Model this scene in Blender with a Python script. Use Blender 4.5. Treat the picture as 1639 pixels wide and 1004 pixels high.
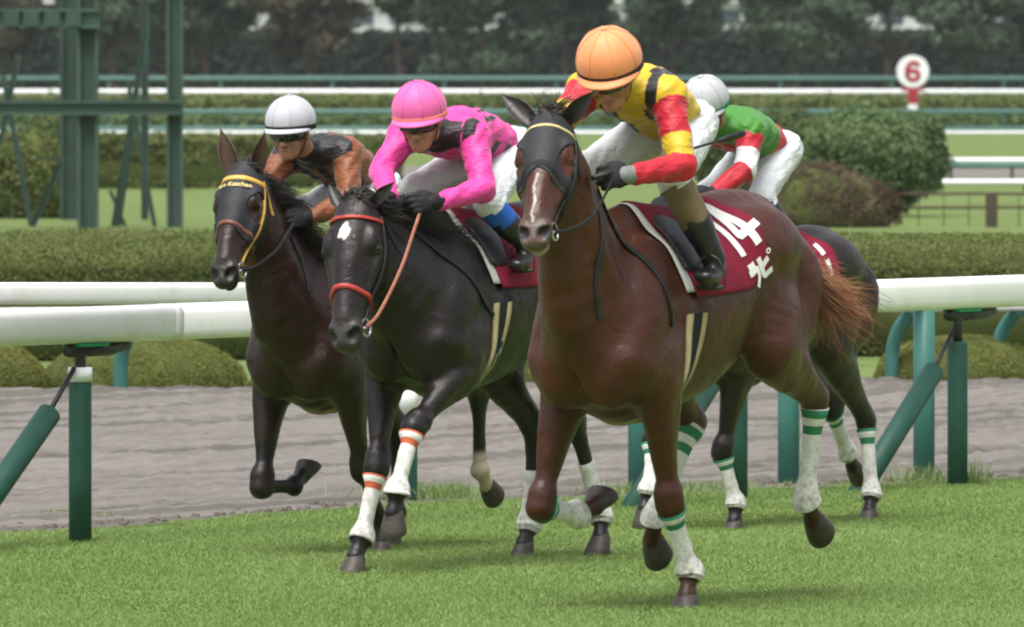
import bpy, math, random
import numpy as np
from mathutils import Vector, Matrix

# ------------------------------------------------------------------ camera, sky, sun
for o in list(bpy.data.objects):
    bpy.data.objects.remove(o, do_unlink=True)
scene = bpy.context.scene
COL = scene.collection
rng = np.random.default_rng(7)
random.seed(7)
R = math.radians

F_PX, CAM_H = 19100.0, 2.2            # long lens from low in the stands
cam_d = bpy.data.cameras.new('camera')
cam = bpy.data.objects.new('camera', cam_d)
COL.objects.link(cam)
cam.location = (0, 0, CAM_H)
cam.rotation_euler = (R(90) - math.atan(407 / F_PX), 0, 0)
cam_d.sensor_width = 36
cam_d.lens = F_PX / 1639 * 36
cam_d.clip_start = 1
cam_d.clip_end = 4000
cam_d.dof.use_dof = True
cam_d.dof.focus_distance = 49.5
cam_d.dof.aperture_fstop = 15
scene.camera = cam
scene.cycles.pixel_filter_type = 'BLACKMAN_HARRIS'
scene.cycles.filter_width = 2.1          # the soft look of an enlarged video frame

world = bpy.data.worlds.new('World')
scene.world = world
world.use_nodes = True
wn = world.node_tree
wn.nodes.clear()
w_out = wn.nodes.new('ShaderNodeOutputWorld')
w_bg = wn.nodes.new('ShaderNodeBackground')
w_sky = wn.nodes.new('ShaderNodeTexSky')
w_hsv = wn.nodes.new('ShaderNodeHueSaturation')
w_sky.sky_type = 'NISHITA'
w_sky.sun_disc = False
SUN_EL, SUN_AZ = 68, 205              # soft overcast light from high above, a little behind the camera
w_sky.sun_elevation = R(SUN_EL)
w_sky.sun_rotation = R(SUN_AZ)
w_sky.air_density = 1.0
w_sky.dust_density = 5.0
w_hsv.inputs['Saturation'].default_value = 0.35   # cloud veil: the sky is nearly white
wn.links.new(w_sky.outputs[0], w_hsv.inputs['Color'])
wn.links.new(w_hsv.outputs[0], w_bg.inputs['Color'])
wn.links.new(w_bg.outputs[0], w_out.inputs['Surface'])
w_bg.inputs['Strength'].default_value = 0.10
sun_d = bpy.data.lights.new('sun', 'SUN')
sun = bpy.data.objects.new('sun', sun_d)
COL.objects.link(sun)
sun_d.energy = 1.5
sun_d.angle = R(40)
sun_d.color = (1.0, 0.97, 0.92)
az = R(SUN_AZ)
sdir = Vector((math.sin(az) * math.cos(R(SUN_EL)), math.cos(az) * math.cos(R(SUN_EL)), math.sin(R(SUN_EL))))
sun.rotation_euler = sdir.to_track_quat('Z', 'Y').to_euler()
sun.location = (0, 30, 40)
scene.view_settings.view_transform = 'Standard'
scene.view_settings.look = 'None'
scene.view_settings.exposure = 1.24
scene.view_settings.gamma = 1.0
scene.view_settings.use_curve_mapping = False

# ------------------------------------------------------------------ small helpers
def tag(o, label=None, cat=None, group=None, kind=None):
    if label: o['label'] = label
    if cat: o['category'] = cat
    if group: o['group'] = group
    if kind: o['kind'] = kind
    return o

def empty(name, loc=(0, 0, 0), rz=0.0, parent=None):
    o = bpy.data.objects.new(name, None)
    o.empty_display_size = 0.1
    COL.objects.link(o)
    o.location = loc
    o.rotation_euler = (0, 0, rz)
    o.parent = parent
    return o

def mesh_np(name, V, Fq, smooth=True, attrs=None):
    """V (n,3); Fq (m,3|4) int array or list of such arrays."""
    me = bpy.data.meshes.new(name)
    V = np.ascontiguousarray(V, dtype=np.float32)
    arrs = Fq if isinstance(Fq, (list, tuple)) else [Fq]
    arrs = [np.asarray(a, dtype=np.int32) for a in arrs if len(a)]
    me.vertices.add(len(V))
    me.vertices.foreach_set('co', V.ravel())
    nl = sum(a.size for a in arrs)
    npoly = sum(len(a) for a in arrs)
    me.loops.add(nl)
    me.loops.foreach_set('vertex_index', np.concatenate([a.ravel() for a in arrs]))
    me.polygons.add(npoly)
    tot = np.concatenate([np.full(len(a), a.shape[1], np.int32) for a in arrs])
    start = np.concatenate([[0], np.cumsum(tot)[:-1]]).astype(np.int32)
    me.polygons.foreach_set('loop_start', start)
    me.polygons.foreach_set('loop_total', tot)
    me.polygons.foreach_set('use_smooth', np.full(npoly, smooth, bool))
    if attrs:
        for an, (typ, data) in attrs.items():
            at = me.attributes.new(an, typ, 'POINT')
            data = np.ascontiguousarray(data, dtype=np.float32)
            at.data.foreach_set('color' if typ == 'FLOAT_COLOR' else 'vector' if typ == 'FLOAT_VECTOR' else 'value', data.ravel())
    me.update(calc_edges=True)
    me.validate()
    return me

def obj(name, me, mat=None, parent=None):
    o = bpy.data.objects.new(name, me)
    COL.objects.link(o)
    if mat is not None and len(me.materials) == 0:
        me.materials.append(mat)
    o.parent = parent
    return o

def rgba(c):
    c = np.asarray(c, float)
    return (float(c[0]), float(c[1]), float(c[2]), 1.0)

class MB:
    """collects simple shapes into one mesh"""
    def __init__(s): s.v = []; s.q = []; s.t = []; s.n = 0
    def add(s, V, q=None, t=None):
        V = np.asarray(V, float)
        if q is not None and len(q): s.q.append(np.asarray(q, int) + s.n)
        if t is not None and len(t): s.t.append(np.asarray(t, int) + s.n)
        s.v.append(V); s.n += len(V)
        return s
    def box(s, c, d, rot=None, bevel=0.0):
        c = np.asarray(c, float); d = np.asarray(d, float) / 2
        if bevel <= 0:
            V = np.array([[x, y, z] for x in (-1, 1) for y in (-1, 1) for z in (-1, 1)], float) * d
            q = [[0, 1, 3, 2], [4, 6, 7, 5], [0, 4, 5, 1], [2, 3, 7, 6], [0, 2, 6, 4], [1, 5, 7, 3]]
            tt = None
        else:
            b = bevel
            V = []; q = []
            # chamfered box: 24 vertices
            idx = {}
            for sx in (-1, 1):
                for sy in (-1, 1):
                    for sz in (-1, 1):
                        sg = np.array([sx, sy, sz])
                        for a in range(3):
                            p = sg * d
                            for k in range(3):
                                if k != a: p = p - np.eye(3)[k] * sg[k] * b
                            idx[(sx, sy, sz, a)] = len(V); V.append(p)
            V = np.array(V)
            for a in range(3):
                b1, c1 = (a + 1) % 3, (a + 2) % 3
                for sg in (-1, 1):
                    f = []
                    for (u, w) in ((-1, -1), (1, -1), (1, 1), (-1, 1)):
                        k = [0, 0, 0]; k[a] = sg; k[b1] = u; k[c1] = w
                        f.append(idx[(k[0], k[1], k[2], a)])
                    q.append(f if sg > 0 else f[::-1])
            for a in range(3):
                b1, c1 = (a + 1) % 3, (a + 2) % 3
                for u in (-1, 1):
                    for w in (-1, 1):
                        ks = []
                        for sg in (-1, 1):
                            k = [0, 0, 0]; k[a] = sg; k[b1] = u; k[c1] = w
                            ks.append((k[0], k[1], k[2]))
                        f = [idx[ks[0] + (b1,)], idx[ks[1] + (b1,)], idx[ks[1] + (c1,)], idx[ks[0] + (c1,)]]
                        q.append(f if u * w < 0 else f[::-1])
            tt = []
            for sx in (-1, 1):
                for sy in (-1, 1):
                    for sz in (-1, 1):
                        f = [idx[(sx, sy, sz, a)] for a in range(3)]
                        tt.append(f if sx * sy * sz > 0 else f[::-1])
        if rot is not None: V = V @ np.asarray(rot, float).T
        return s.add(V + c, q, tt)
    def tube(s, P, r, n=8, cap=True, ref=None, flat=None):
        """P (k,3), r scalar or (k,); flat=(a,b) scales the two section axes"""
        P = np.asarray(P, float); k = len(P)
        r = np.broadcast_to(np.asarray(r, float), (k,))
        T = np.gradient(P, axis=0); T /= np.linalg.norm(T, axis=1, keepdims=True) + 1e-12
        ref = np.array([0, 0, 1.0]) if ref is None else np.asarray(ref, float)
        if abs(T[0] @ ref) > 0.95: ref = np.array([1.0, 0, 0])
        N = np.zeros_like(P)
        v = ref - T[0] * (T[0] @ ref); N[0] = v / np.linalg.norm(v)
        for i in range(1, k):
            v = N[i - 1] - T[i] * (T[i] @ N[i - 1]); N[i] = v / (np.linalg.norm(v) + 1e-12)
        B = np.cross(T, N)
        a = np.arange(n) / n * 2 * np.pi
        fa, fb = flat if flat else (1, 1)
        V = P[:, None] + r[:, None, None] * (np.cos(a)[None, :, None] * N[:, None] * fa + np.sin(a)[None, :, None] * B[:, None] * fb)
        V = V.reshape(-1, 3)
        i = np.arange(k - 1)[:, None] * n; j = np.arange(n)[None]; j2 = (j + 1) % n
        q = np.stack([i + j, i + j2, i + n + j2, i + n + j], -1).reshape(-1, 4)
        if cap:
            V = np.vstack([V, P[0], P[-1]]); c0 = k * n; c1 = c0 + 1
            jj = np.arange(n); t = np.vstack([np.stack([np.full(n, c0), (jj + 1) % n, jj], -1),
                                              np.stack([np.full(n, c1), (k - 1) * n + jj, (k - 1) * n + (jj + 1) % n], -1)])
            return s.add(V, q, t)
        return s.add(V, q)
    def grid(s, G, closed_u=False, closed_v=False):
        G = np.asarray(G, float); m, n = G.shape[:2]
        I = np.arange(m if closed_u else m - 1); J = np.arange(n if closed_v else n - 1)
        i, j = np.meshgrid(I, J, indexing='ij'); i2 = (i + 1) % m; j2 = (j + 1) % n
        q = np.stack([i * n + j, i2 * n + j, i2 * n + j2, i * n + j2], -1).reshape(-1, 4)
        return s.add(G.reshape(-1, 3), q)
    def arr(s): return np.vstack(s.v), s.q, s.t
    def mesh(s, name, smooth=False, attrs=None):
        f = []
        if s.q: f.append(np.vstack(s.q))
        if s.t: f.append(np.vstack(s.t))
        return mesh_np(name, np.vstack(s.v), f, smooth, attrs)
    def build(s, name, mat, parent=None, smooth=False, base=None):
        if base is not None: s.v = [v - np.asarray(base, float) for v in s.v]
        return obj(name, s.mesh(name, smooth), mat, parent)

def catmull(P, n):
    P = np.asarray(P, float)
    Q = np.vstack([2 * P[0] - P[1], P, 2 * P[-1] - P[-2]])
    out = []
    for i in range(1, len(Q) - 2):
        t = np.linspace(0, 1, n, endpoint=False)[:, None]
        a, b, c, d = Q[i - 1], Q[i], Q[i + 1], Q[i + 2]
        out.append(0.5 * (2 * b + (c - a) * t + (2 * a - 5 * b + 4 * c - d) * t ** 2 + (3 * b - a - 3 * c + d) * t ** 3))
    out.append(P[-1:])
    return np.vstack(out)

def unit(v):
    v = np.asarray(v, float); return v / (np.linalg.norm(v) + 1e-12)

# ------------------------------------------------------------------ materials
class NT:
    def __init__(s, name):
        s.m = bpy.data.materials.new(name); s.m.use_nodes = True
        s.t = s.m.node_tree; s.b = s.t.nodes['Principled BSDF']; s.out = s.t.nodes['Material Output']
    def n(s, typ, **kw):
        nd = s.t.nodes.new(typ)
        for k, v in kw.items():
            if k.startswith('i_'):
                key = k[2:].replace('_', ' ')
                nd.inputs[key].default_value = v
            else: setattr(nd, k, v)
        return nd
    def l(s, a, b): s.t.links.new(a, b); return s
    def coord(s, scale=(1, 1, 1), kind='Object', rot=(0, 0, 0)):
        tc = s.n('ShaderNodeTexCoord'); mp = s.n('ShaderNodeMapping')
        mp.inputs['Scale'].default_value = scale; mp.inputs['Rotation'].default_value = rot
        s.l(tc.outputs[kind], mp.inputs['Vector']); return mp.outputs[0]
    def streak(s, ang, su, sv):
        """object coordinates turned so that x runs along `ang`; scaled su along, sv across"""
        tc = s.n('ShaderNodeTexCoord'); mp = s.n('ShaderNodeMapping'); mp.vector_type = 'TEXTURE'
        mp.inputs['Rotation'].default_value = (0, 0, ang); mp.inputs['Scale'].default_value = (1 / su, 1 / sv, 1)
        s.l(tc.outputs['Object'], mp.inputs['Vector']); return mp.outputs[0]
    def noise(s, vec, scale, detail=4, rough=0.55, dist=0.0):
        nd = s.n('ShaderNodeTexNoise'); nd.inputs['Scale'].default_value = scale
        nd.inputs['Detail'].default_value = detail; nd.inputs['Roughness'].default_value = rough
        nd.inputs['Distortion'].default_value = dist
        s.l(vec, nd.inputs['Vector']); return nd.outputs['Fac']
    def ramp(s, fac, stops):
        nd = s.n('ShaderNodeValToRGB'); cr = nd.color_ramp
        while len(cr.elements) > 1: cr.elements.remove(cr.elements[-1])
        cr.elements[0].position = stops[0][0]; cr.elements[0].color = rgba(stops[0][1])
        for p, c in stops[1:]:
            e = cr.elements.new(p); e.color = rgba(c)
        s.l(fac, nd.inputs[0]); return nd.outputs[0]
    def mix(s, fac, a, b, mode='MIX'):
        nd = s.n('ShaderNodeMix'); nd.data_type = 'RGBA'; nd.blend_type = mode
        for sock, v in ((nd.inputs[0], fac), (nd.inputs[6], a), (nd.inputs[7], b)):
            if isinstance(v, (int, float)): sock.default_value = v
            elif isinstance(v, (tuple, list, np.ndarray)): sock.default_value = rgba(v)
            else: s.l(v, sock)
        return nd.outputs[2]
    def maprange(s, v, a, b, c, d):
        nd = s.n('ShaderNodeMapRange'); s.l(v, nd.inputs[0])
        for i, x in enumerate((a, b, c, d)): nd.inputs[i + 1].default_value = x
        return nd.outputs[0]
    def math(s, op, a, b=0.0):
        nd = s.n('ShaderNodeMath', operation=op)
        for i, v in enumerate((a, b)):
            if isinstance(v, (int, float)): nd.inputs[i].default_value = v
            else: s.l(v, nd.inputs[i])
        return nd.outputs[0]
    def bump(s, h, strength=0.3, dist=0.01, prev=None):
        nd = s.n('ShaderNodeBump'); nd.inputs['Strength'].default_value = strength
        nd.inputs['Distance'].default_value = dist; s.l(h, nd.inputs['Height'])
        if prev is not None: s.l(prev, nd.inputs['Normal'])
        s.l(nd.outputs[0], s.b.inputs['Normal']); return nd.outputs[0]
    def col(s, c):
        if isinstance(c, (tuple, list, np.ndarray)): s.b.inputs['Base Color'].default_value = rgba(c)
        else: s.l(c, s.b.inputs['Base Color'])
        return s
    def set(s, **kw):
        for k, v in kw.items():
            key = {'rough': 'Roughness', 'spec': 'Specular IOR Level', 'metal': 'Metallic', 'sheen': 'Sheen Weight',
                   'sheenr': 'Sheen Roughness', 'coat': 'Coat Weight', 'coatr': 'Coat Roughness', 'sss': 'Subsurface Weight'}[k]
            if isinstance(v, (int, float)): s.b.inputs[key].default_value = v
            else: s.l(v, s.b.inputs[key])
        return s
    def attr(s, name):
        nd = s.n('ShaderNodeAttribute'); nd.attribute_name = name; return nd

def plain(name, c, rough=0.5, var=0.12, scale=8.0, spec=0.4, bump=0.0, metal=0.0, dirt=None):
    m = NT(name); v = m.coord()
    f = m.noise(v, scale, 5, 0.6)
    c = np.asarray(c, float)
    colr = m.mix(m.maprange(f, 0.3, 0.7, 0, 1), c * (1 - var), np.minimum(c * (1 + var), 0.95))
    if dirt is not None:
        g = m.noise(v, scale * 2.7, 6, 0.7)
        colr = m.mix(m.maprange(g, 0.52, 0.72, 0, dirt[1]), colr, dirt[0])
    m.col(colr).set(rough=rough, spec=spec, metal=metal)
    if bump: m.bump(m.noise(v, scale * 6, 4), bump, 0.004)
    return m.m

# ------------------------------------------------------------------ distance fields -> continuous surfaces
def smin(a, b, k):
    if k <= 1e-6: return np.minimum(a, b)
    h = np.maximum(k - np.abs(a - b), 0.0) / k
    return np.minimum(a, b) - h * h * (k * 0.25)

def smax(a, b, k): return -smin(-a, -b, k)

class Ell:
    """ellipsoid: centre, radii, axes rows"""
    def __init__(s, c, r, ax=None):
        s.c = np.asarray(c, float); s.r = np.asarray(r, float) * np.ones(3)
        s.ax = np.eye(3) if ax is None else np.asarray(ax, float)
        e = np.sqrt(((s.ax * s.r[:, None]) ** 2).sum(0)); s.lo, s.hi = s.c - e, s.c + e
    def __call__(s, x, y, z):
        c = [float(v) for v in s.c]; x, y, z = x - c[0], y - c[1], z - c[2]
        k0 = 0.0; k1 = 0.0
        for i in range(3):
            r = float(s.r[i]); A = [float(v) / r for v in s.ax[i]]
            q = A[0] * x + A[1] * y + A[2] * z
            q2 = q * q; k0 = k0 + q2; k1 = k1 + q2 * (1 / (r * r))
        k0 = np.sqrt(k0); k1 = np.sqrt(k1) + 1e-9
        return k0 * (k0 - 1) / k1

class Tub:
    """swept ellipse along a smooth path; w along `side`, h across it"""
    def __init__(s, P, W, Hh=None, side=(0, 1, 0), n=4):
        P = np.asarray(P, float); W = np.asarray(W, float); Hh = W if Hh is None else np.asarray(Hh, float)
        Q = np.column_stack([P, W, Hh])
        if len(P) > 2 and n > 1: Q = catmull(Q, n)
        s.P, s.W, s.H = Q[:, :3], np.maximum(Q[:, 3], .002), np.maximum(Q[:, 4], .002)
        s.side = unit(side)
        m = np.maximum(s.W, s.H)[:, None]
        s.lo = (s.P - m).min(0); s.hi = (s.P + m).max(0)
        s.seg = []
        for i in range(len(s.P) - 1):
            a, b = s.P[i], s.P[i + 1]; t = b - a; L = np.linalg.norm(t)
            if L < 1e-6: continue
            t = t / L; sd = s.side - t * (s.side @ t); sd = sd / (np.linalg.norm(sd) + 1e-9); up = np.cross(t, sd)
            fl = lambda v: [float(q) for q in v]
            s.seg.append((fl(a), fl(t), fl(sd), fl(up), float(L), float(s.W[i]), float(s.W[i + 1] - s.W[i]), float(s.H[i]), float(s.H[i + 1] - s.H[i])))
    def __call__(s, x, y, z):
        best = None
        for a, t, sd, up, L, w0, dw, h0, dh in s.seg:
            dx, dy, dz = x - a[0], y - a[1], z - a[2]
            pt = dx * t[0] + dy * t[1] + dz * t[2]
            ps = dx * sd[0] + dy * sd[1] + dz * sd[2]
            pu = dx * up[0] + dy * up[1] + dz * up[2]
            u = np.clip(pt / L, 0, 1)
            w = w0 + dw * u; h = h0 + dh * u
            e = np.minimum(w, h); o = pt - u * L
            q1, q2, q3 = ps / w, pu / h, o / e
            k0 = np.sqrt(q1 * q1 + q2 * q2 + q3 * q3); q1 = q1 / w; q2 = q2 / h; q3 = q3 / e
            k1 = np.sqrt(q1 * q1 + q2 * q2 + q3 * q3) + 1e-9
            d = np.where(k0 < 1e-4, -e, k0 * (k0 - 1) / k1)
            best = d if best is None else np.minimum(best, d)
        return best

class Field:
    def __init__(s): s.ops = []
    def u(s, p, k=0.03): s.ops.append(('u', p, k)); return s
    def cut(s, p, k=0.01): s.ops.append(('c', p, k)); return s
    def both(s, fn, k=0.03):
        """fn(sign) -> primitive, added for left and right"""
        for sg in (1, -1): s.u(fn(sg), k)
        return s
    def at(s, P):
        P = np.asarray(P, float); x, y, z = P[..., 0], P[..., 1], P[..., 2]
        d = np.full(x.shape, 10.0)
        for op, p, k in s.ops:
            dd = p(x, y, z)
            d = smin(d, dd, k) if op == 'u' else smax(d, -dd, k)
        return d
    def bounds(s):
        lo = np.min([p.lo for o, p, k in s.ops if o == 'u'], 0); hi = np.max([p.hi for o, p, k in s.ops if o == 'u'], 0)
        return lo, hi
    def grid(s, h, off=0.0, lo=None, hi=None, pad=0.03):
        l0, h0 = s.bounds()
        lo = l0 - pad - off if lo is None else np.asarray(lo, float); hi = h0 + pad + off if hi is None else np.asarray(hi, float)
        N = np.ceil((hi - lo) / h).astype(int) + 1
        ax = [(lo[i] + h * np.arange(N[i])).astype(np.float32) for i in range(3)]
        d = np.full(N, 10.0, np.float32)
        for op, p, k in s.ops:
            m = k + off + 0.02
            i0 = np.clip(np.floor((p.lo - m - lo) / h).astype(int), 0, N); i1 = np.clip(np.ceil((p.hi + m - lo) / h).astype(int) + 1, 0, N)
            if np.any(i1 <= i0): continue
            sl = tuple(slice(i0[i], i1[i]) for i in range(3))
            x = ax[0][sl[0]][:, None, None]; y = ax[1][sl[1]][None, :, None]; z = ax[2][sl[2]][None, None, :]
            dd = p(x, y, z)
            d[sl] = smin(d[sl], dd, k) if op == 'u' else smax(d[sl], -dd, k)
        return d - off, lo, h, ax

def nets(d, lo, h):
    ins = d < 0
    c = np.zeros(np.array(d.shape) - 1, np.int8)
    for i in (0, 1):
        for j in (0, 1):
            for k in (0, 1):
                c += ins[i:d.shape[0] - 1 + i, j:d.shape[1] - 1 + j, k:d.shape[2] - 1 + k]
    act = (c > 0) & (c < 8)
    ci = np.argwhere(act)
    idx = np.full(act.shape, -1, np.int32); idx[act] = np.arange(len(ci))
    cor = np.array([[i, j, k] for i in (0, 1) for j in (0, 1) for k in (0, 1)])
    val = np.stack([d[ci[:, 0] + o[0], ci[:, 1] + o[1], ci[:, 2] + o[2]] for o in cor], 1)
    pos = np.zeros((len(ci), 3)); cnt = np.zeros(len(ci))
    for a in range(8):
        for b in range(a + 1, 8):
            if np.abs(cor[a] - cor[b]).sum() != 1: continue
            va, vb = val[:, a], val[:, b]; m = (va < 0) != (vb < 0)
            t = np.where(m, va / np.where(m, va - vb, 1), 0)
            pos += np.where(m[:, None], cor[a] + t[:, None] * (cor[b] - cor[a]), 0); cnt += m
    V = lo + h * (ci + pos / cnt[:, None])
    Q = []
    for ax in range(3):
        a1, a2 = (ax + 1) % 3, (ax + 2) % 3
        s0 = [slice(1, -1)] * 3; s1 = [slice(1, -1)] * 3
        s0[ax] = slice(0, -1); s1[ax] = slice(1, None)
        A = ins[tuple(s0)]; B = ins[tuple(s1)]
        p = np.argwhere(A != B)
        if not len(p): continue
        fl = A[tuple(p.T)]
        off = np.ones(3, int); off[ax] = 0; p = p + off
        e1 = np.eye(3, dtype=int)[a1]; e2 = np.eye(3, dtype=int)[a2]
        g = lambda q: idx[q[:, 0], q[:, 1], q[:, 2]]
        q = np.stack([g(p - e1 - e2), g(p - e2), g(p), g(p - e1)], 1)
        q[~fl] = q[~fl][:, ::-1]
        Q.append(q)
    return V, np.vstack(Q)

def relax(V, Q, it=2, lam=0.5):
    e = np.vstack([Q[:, [0, 1]], Q[:, [1, 2]], Q[:, [2, 3]], Q[:, [3, 0]]])
    n = len(V)
    deg = np.bincount(e.ravel(), minlength=n).astype(float)
    for i in range(it * 2):
        acc = np.stack([np.bincount(e[:, 0], V[e[:, 1], k], n) + np.bincount(e[:, 1], V[e[:, 0], k], n) for k in range(3)], 1)
        f = lam if i % 2 == 0 else -lam * 1.04
        V = V + f * (acc / deg[:, None] - V)
    return V

def sdf_mesh(field, h, off=0.0, clip=None, it=2, noise=None):
    """surface of field at distance off; clip(x,y,z)->keep where <0"""
    d, lo, h, ax = field.grid(h, off)
    if noise is not None or clip is not None:
        X = ax[0][:, None, None]; Y = ax[1][None, :, None]; Z = ax[2][None, None, :]
        if noise is not None: d = d + noise(X, Y, Z).astype(np.float32)
        if clip is not None: d = np.maximum(d, clip(X, Y, Z).astype(np.float32))
    for a in range(3):
        for e in (0, -1):
            s = [slice(None)] * 3; s[a] = e; d[tuple(s)] = np.maximum(d[tuple(s)], 1e-3)
    V, Q = nets(d, lo, h)
    return relax(V, Q, it), Q

class Sampled:
    """a distance field held on a grid, sampled trilinearly"""
    def __init__(s, d, lo, h): s.d, s.lo, s.h = d, np.asarray(lo, float), h
    def at(s, P):
        q = (np.asarray(P, float) - s.lo) / s.h
        n = np.array(s.d.shape) - 1
        out = np.any((q < 0) | (q > n - .001), axis=-1)
        q = np.clip(q, 0, n - .001); i = q.astype(int); f = q - i
        r = 0.0
        for a in (0, 1):
            for b in (0, 1):
                for c in (0, 1):
                    w = (f[..., 0] if a else 1 - f[..., 0]) * (f[..., 1] if b else 1 - f[..., 1]) * (f[..., 2] if c else 1 - f[..., 2])
                    r = r + w * s.d[i[..., 0] + a, i[..., 1] + b, i[..., 2] + c]
        return np.where(out, 1.0, r)

def march(field, C, Dv, off, rmax, r0=0.0, n=70):
    """distance along rays C + r*Dv (outward) where field rises to off; arrays (k,3)"""
    C = np.asarray(C, float); Dv = np.asarray(Dv, float)
    rs = np.linspace(rmax, r0, n)
    last = np.full(len(C), r0, float); done = np.zeros(len(C), bool)
    pd = None
    for i, r in enumerate(rs):
        d = field.at(C + Dv * r) - off
        hit = (d < 0) & ~done
        if hit.any():
            if pd is None: last[hit] = r
            else:
                rp = rs[i - 1]; t = pd[hit] / (pd[hit] - d[hit] + 1e-12); last[hit] = rp + (r - rp) * t
            done |= hit
        if done.all(): break
        pd = d
    return C + Dv * last[:, None]
# ------------------------------------------------------------------ ground, turf course, dirt track
def vnoise(x, y, s, seedv=0):
    """cheap smooth value noise"""
    rg = np.random.default_rng(seedv); tab = rg.random((256, 256))
    u, v = np.asarray(x) * s, np.asarray(y) * s
    i, j = np.floor(u).astype(int), np.floor(v).astype(int); fx, fy = u - i, v - j
    fx = fx * fx * (3 - 2 * fx); fy = fy * fy * (3 - 2 * fy)
    g = lambda a, b: tab[a % 256, b % 256]
    return (g(i, j) * (1 - fx) + g(i + 1, j) * fx) * (1 - fy) + (g(i, j + 1) * (1 - fx) + g(i + 1, j + 1) * fx) * fy
def fbm(x, y, s, oct=4, seedv=0):
    r = 0; a = .5
    for k in range(oct): r = r + a * vnoise(x, y, s * 2 ** k, seedv + k); a *= .5
    return r / (1 - .5 ** oct)

def lawn_mat(name, c1, c2, sc=1.0):
    m = NT(name); v = m.coord()
    f = m.noise(v, .6 * sc, 5, .6); g = m.noise(v, 9 * sc, 4, .6)
    c = m.mix(m.maprange(f, .35, .65, 0, 1), c1, c2)
    c = m.mix(m.maprange(g, .4, .7, 0, .35), c, np.array(c1) * .5)
    m.col(c).set(rough=.9, spec=.1); m.bump(g, .5, .05); return m.m

M_LAWN = lawn_mat('infield_lawn', (.095, .140, .040), (.150, .195, .066))
mb = MB(); mb.add([[-900, -300, -.012], [900, -300, -.012], [900, 2600, -.012], [-900, 2600, -.012]], [[0, 1, 2, 3]])
tag(mb.build('ground', M_LAWN), kind='structure')

# edge between turf and dirt (world X, depth)
ED = np.array([(-30, 13.0), (-8, 46.3), (-2.6, 54.6), (-1.9, 55.9), (-1.27, 57.3), (-.55, 58.9), (.1, 59.5), (.61, 59.9), (1.21, 60.9), (2.2, 62.0), (3.2, 63.2), (12, 74), (60, 135)])
def edge_y(x): return np.interp(x, ED[:, 0], ED[:, 1])
def far_y(x): return 79.4 + np.asarray(x) * .42

m = NT('turf_soil'); v = m.coord()
f = m.noise(v, 2.2, 5, .6); g = m.noise(v, 40, 4, .6)
c = m.mix(m.maprange(f, .35, .65, 0, 1), (.15, .22, .055), (.19, .26, .07)); c = m.mix(m.maprange(g, .4, .7, 0, .5), c, (.04, .075, .018))
m.col(c).set(rough=.95, spec=.1); m.bump(g, .6, .02); M_TURF = m.m
xs = np.concatenate([[-30, -14, -8], np.linspace(-4, 4.4, 130), [8, 14, 30, 60]])
vs = np.linspace(0, 1, 150)
Y = 25 + (edge_y(xs)[:, None] - 25) * vs[None]**.7
X = np.broadcast_to(xs[:, None], Y.shape)
Z = -.004 + .012 * fbm(X, Y, 1.3, 3, 3) * (np.abs(X) < 5)
mb = MB(); mb.grid(np.stack([X, Y, Z], -1)[:, ::1])
tag(mb.build('turf_course', M_TURF, None, True), kind='structure')

m = NT('dirt'); v = m.coord()
f = m.noise(m.streak(R(60.3), .10, 1.0), 3.0, 7, .66); g = m.noise(v, 26, 6, .7); g2 = m.noise(m.streak(R(60.3), .25, 2.6), 3.0, 6, .7)
c = m.mix(m.maprange(f, .32, .68, 0, 1), (.158, .146, .131), (.205, .190, .172))
c = m.mix(m.maprange(g2, .45, .68, 0, .55), c, (.090, .080, .071))
c = m.mix(m.maprange(g, .5, .75, 0, .4), c, (.27, .255, .24))
hl_ = m.noise(m.streak(R(60.3), .035, 2.2), 1.5, 2, .5); c = m.mix(m.maprange(hl_, .53, .585, 0, .65), c, (.088, .079, .070))     # harrow lines: furrow shade painted in as darker streaks
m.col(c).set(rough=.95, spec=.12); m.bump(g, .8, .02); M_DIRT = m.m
xs = np.concatenate([[-30, -14, -7], np.linspace(-4.4, 5.2, 320), [8, 14, 30, 60]])
vs = np.linspace(0, 1, 420)
lo_e = edge_y(xs) - .10 - .12 * fbm(xs, xs * 0, 3.1, 3, 9); hi_e = far_y(xs) + .3
Y = lo_e[:, None] + (hi_e - lo_e)[:, None] * vs[None]; X = np.broadcast_to(xs[:, None], Y.shape)
near = (X > -6) & (X < 6)
tr = (Y - X * 1.75) / 2.016                             # distance across the harrow lines
Zd = .014 * fbm(X * .4, tr * 2.6, 1.6, 4, 21) + .055 * np.abs(fbm(X * 1.1, Y * .7, 5.0, 3, 31) - .5) * 2 * fbm(X, Y, 1.1, 2, 61) + .03 * fbm(X * 2.0, Y, 9.0, 2, 37) + .010 * np.sin(tr * 14 + 2 * vnoise(X, Y, .3, 5))
for t0, w, dpt in ((30.3, .10, .05), (31.0, .12, .06), (32.3, .12, .06), (33.4, .16, .07), (34.1, .12, .06), (35.6, .14, .06), (37.4, .16, .06), (39.0, .16, .06)):
    Zd = Zd - dpt * np.exp(-((tr - t0 - .25 * vnoise(X, X * 0, .5, 8)) / w) ** 2)
Z = .006 + np.where(near, Zd, .02) * np.clip(vs[None] * 12, .05, 1)
mb = MB(); mb.grid(np.stack([X, Y, Z], -1))
tag(mb.build('dirt_track', M_DIRT, None, True), kind='structure')

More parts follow.
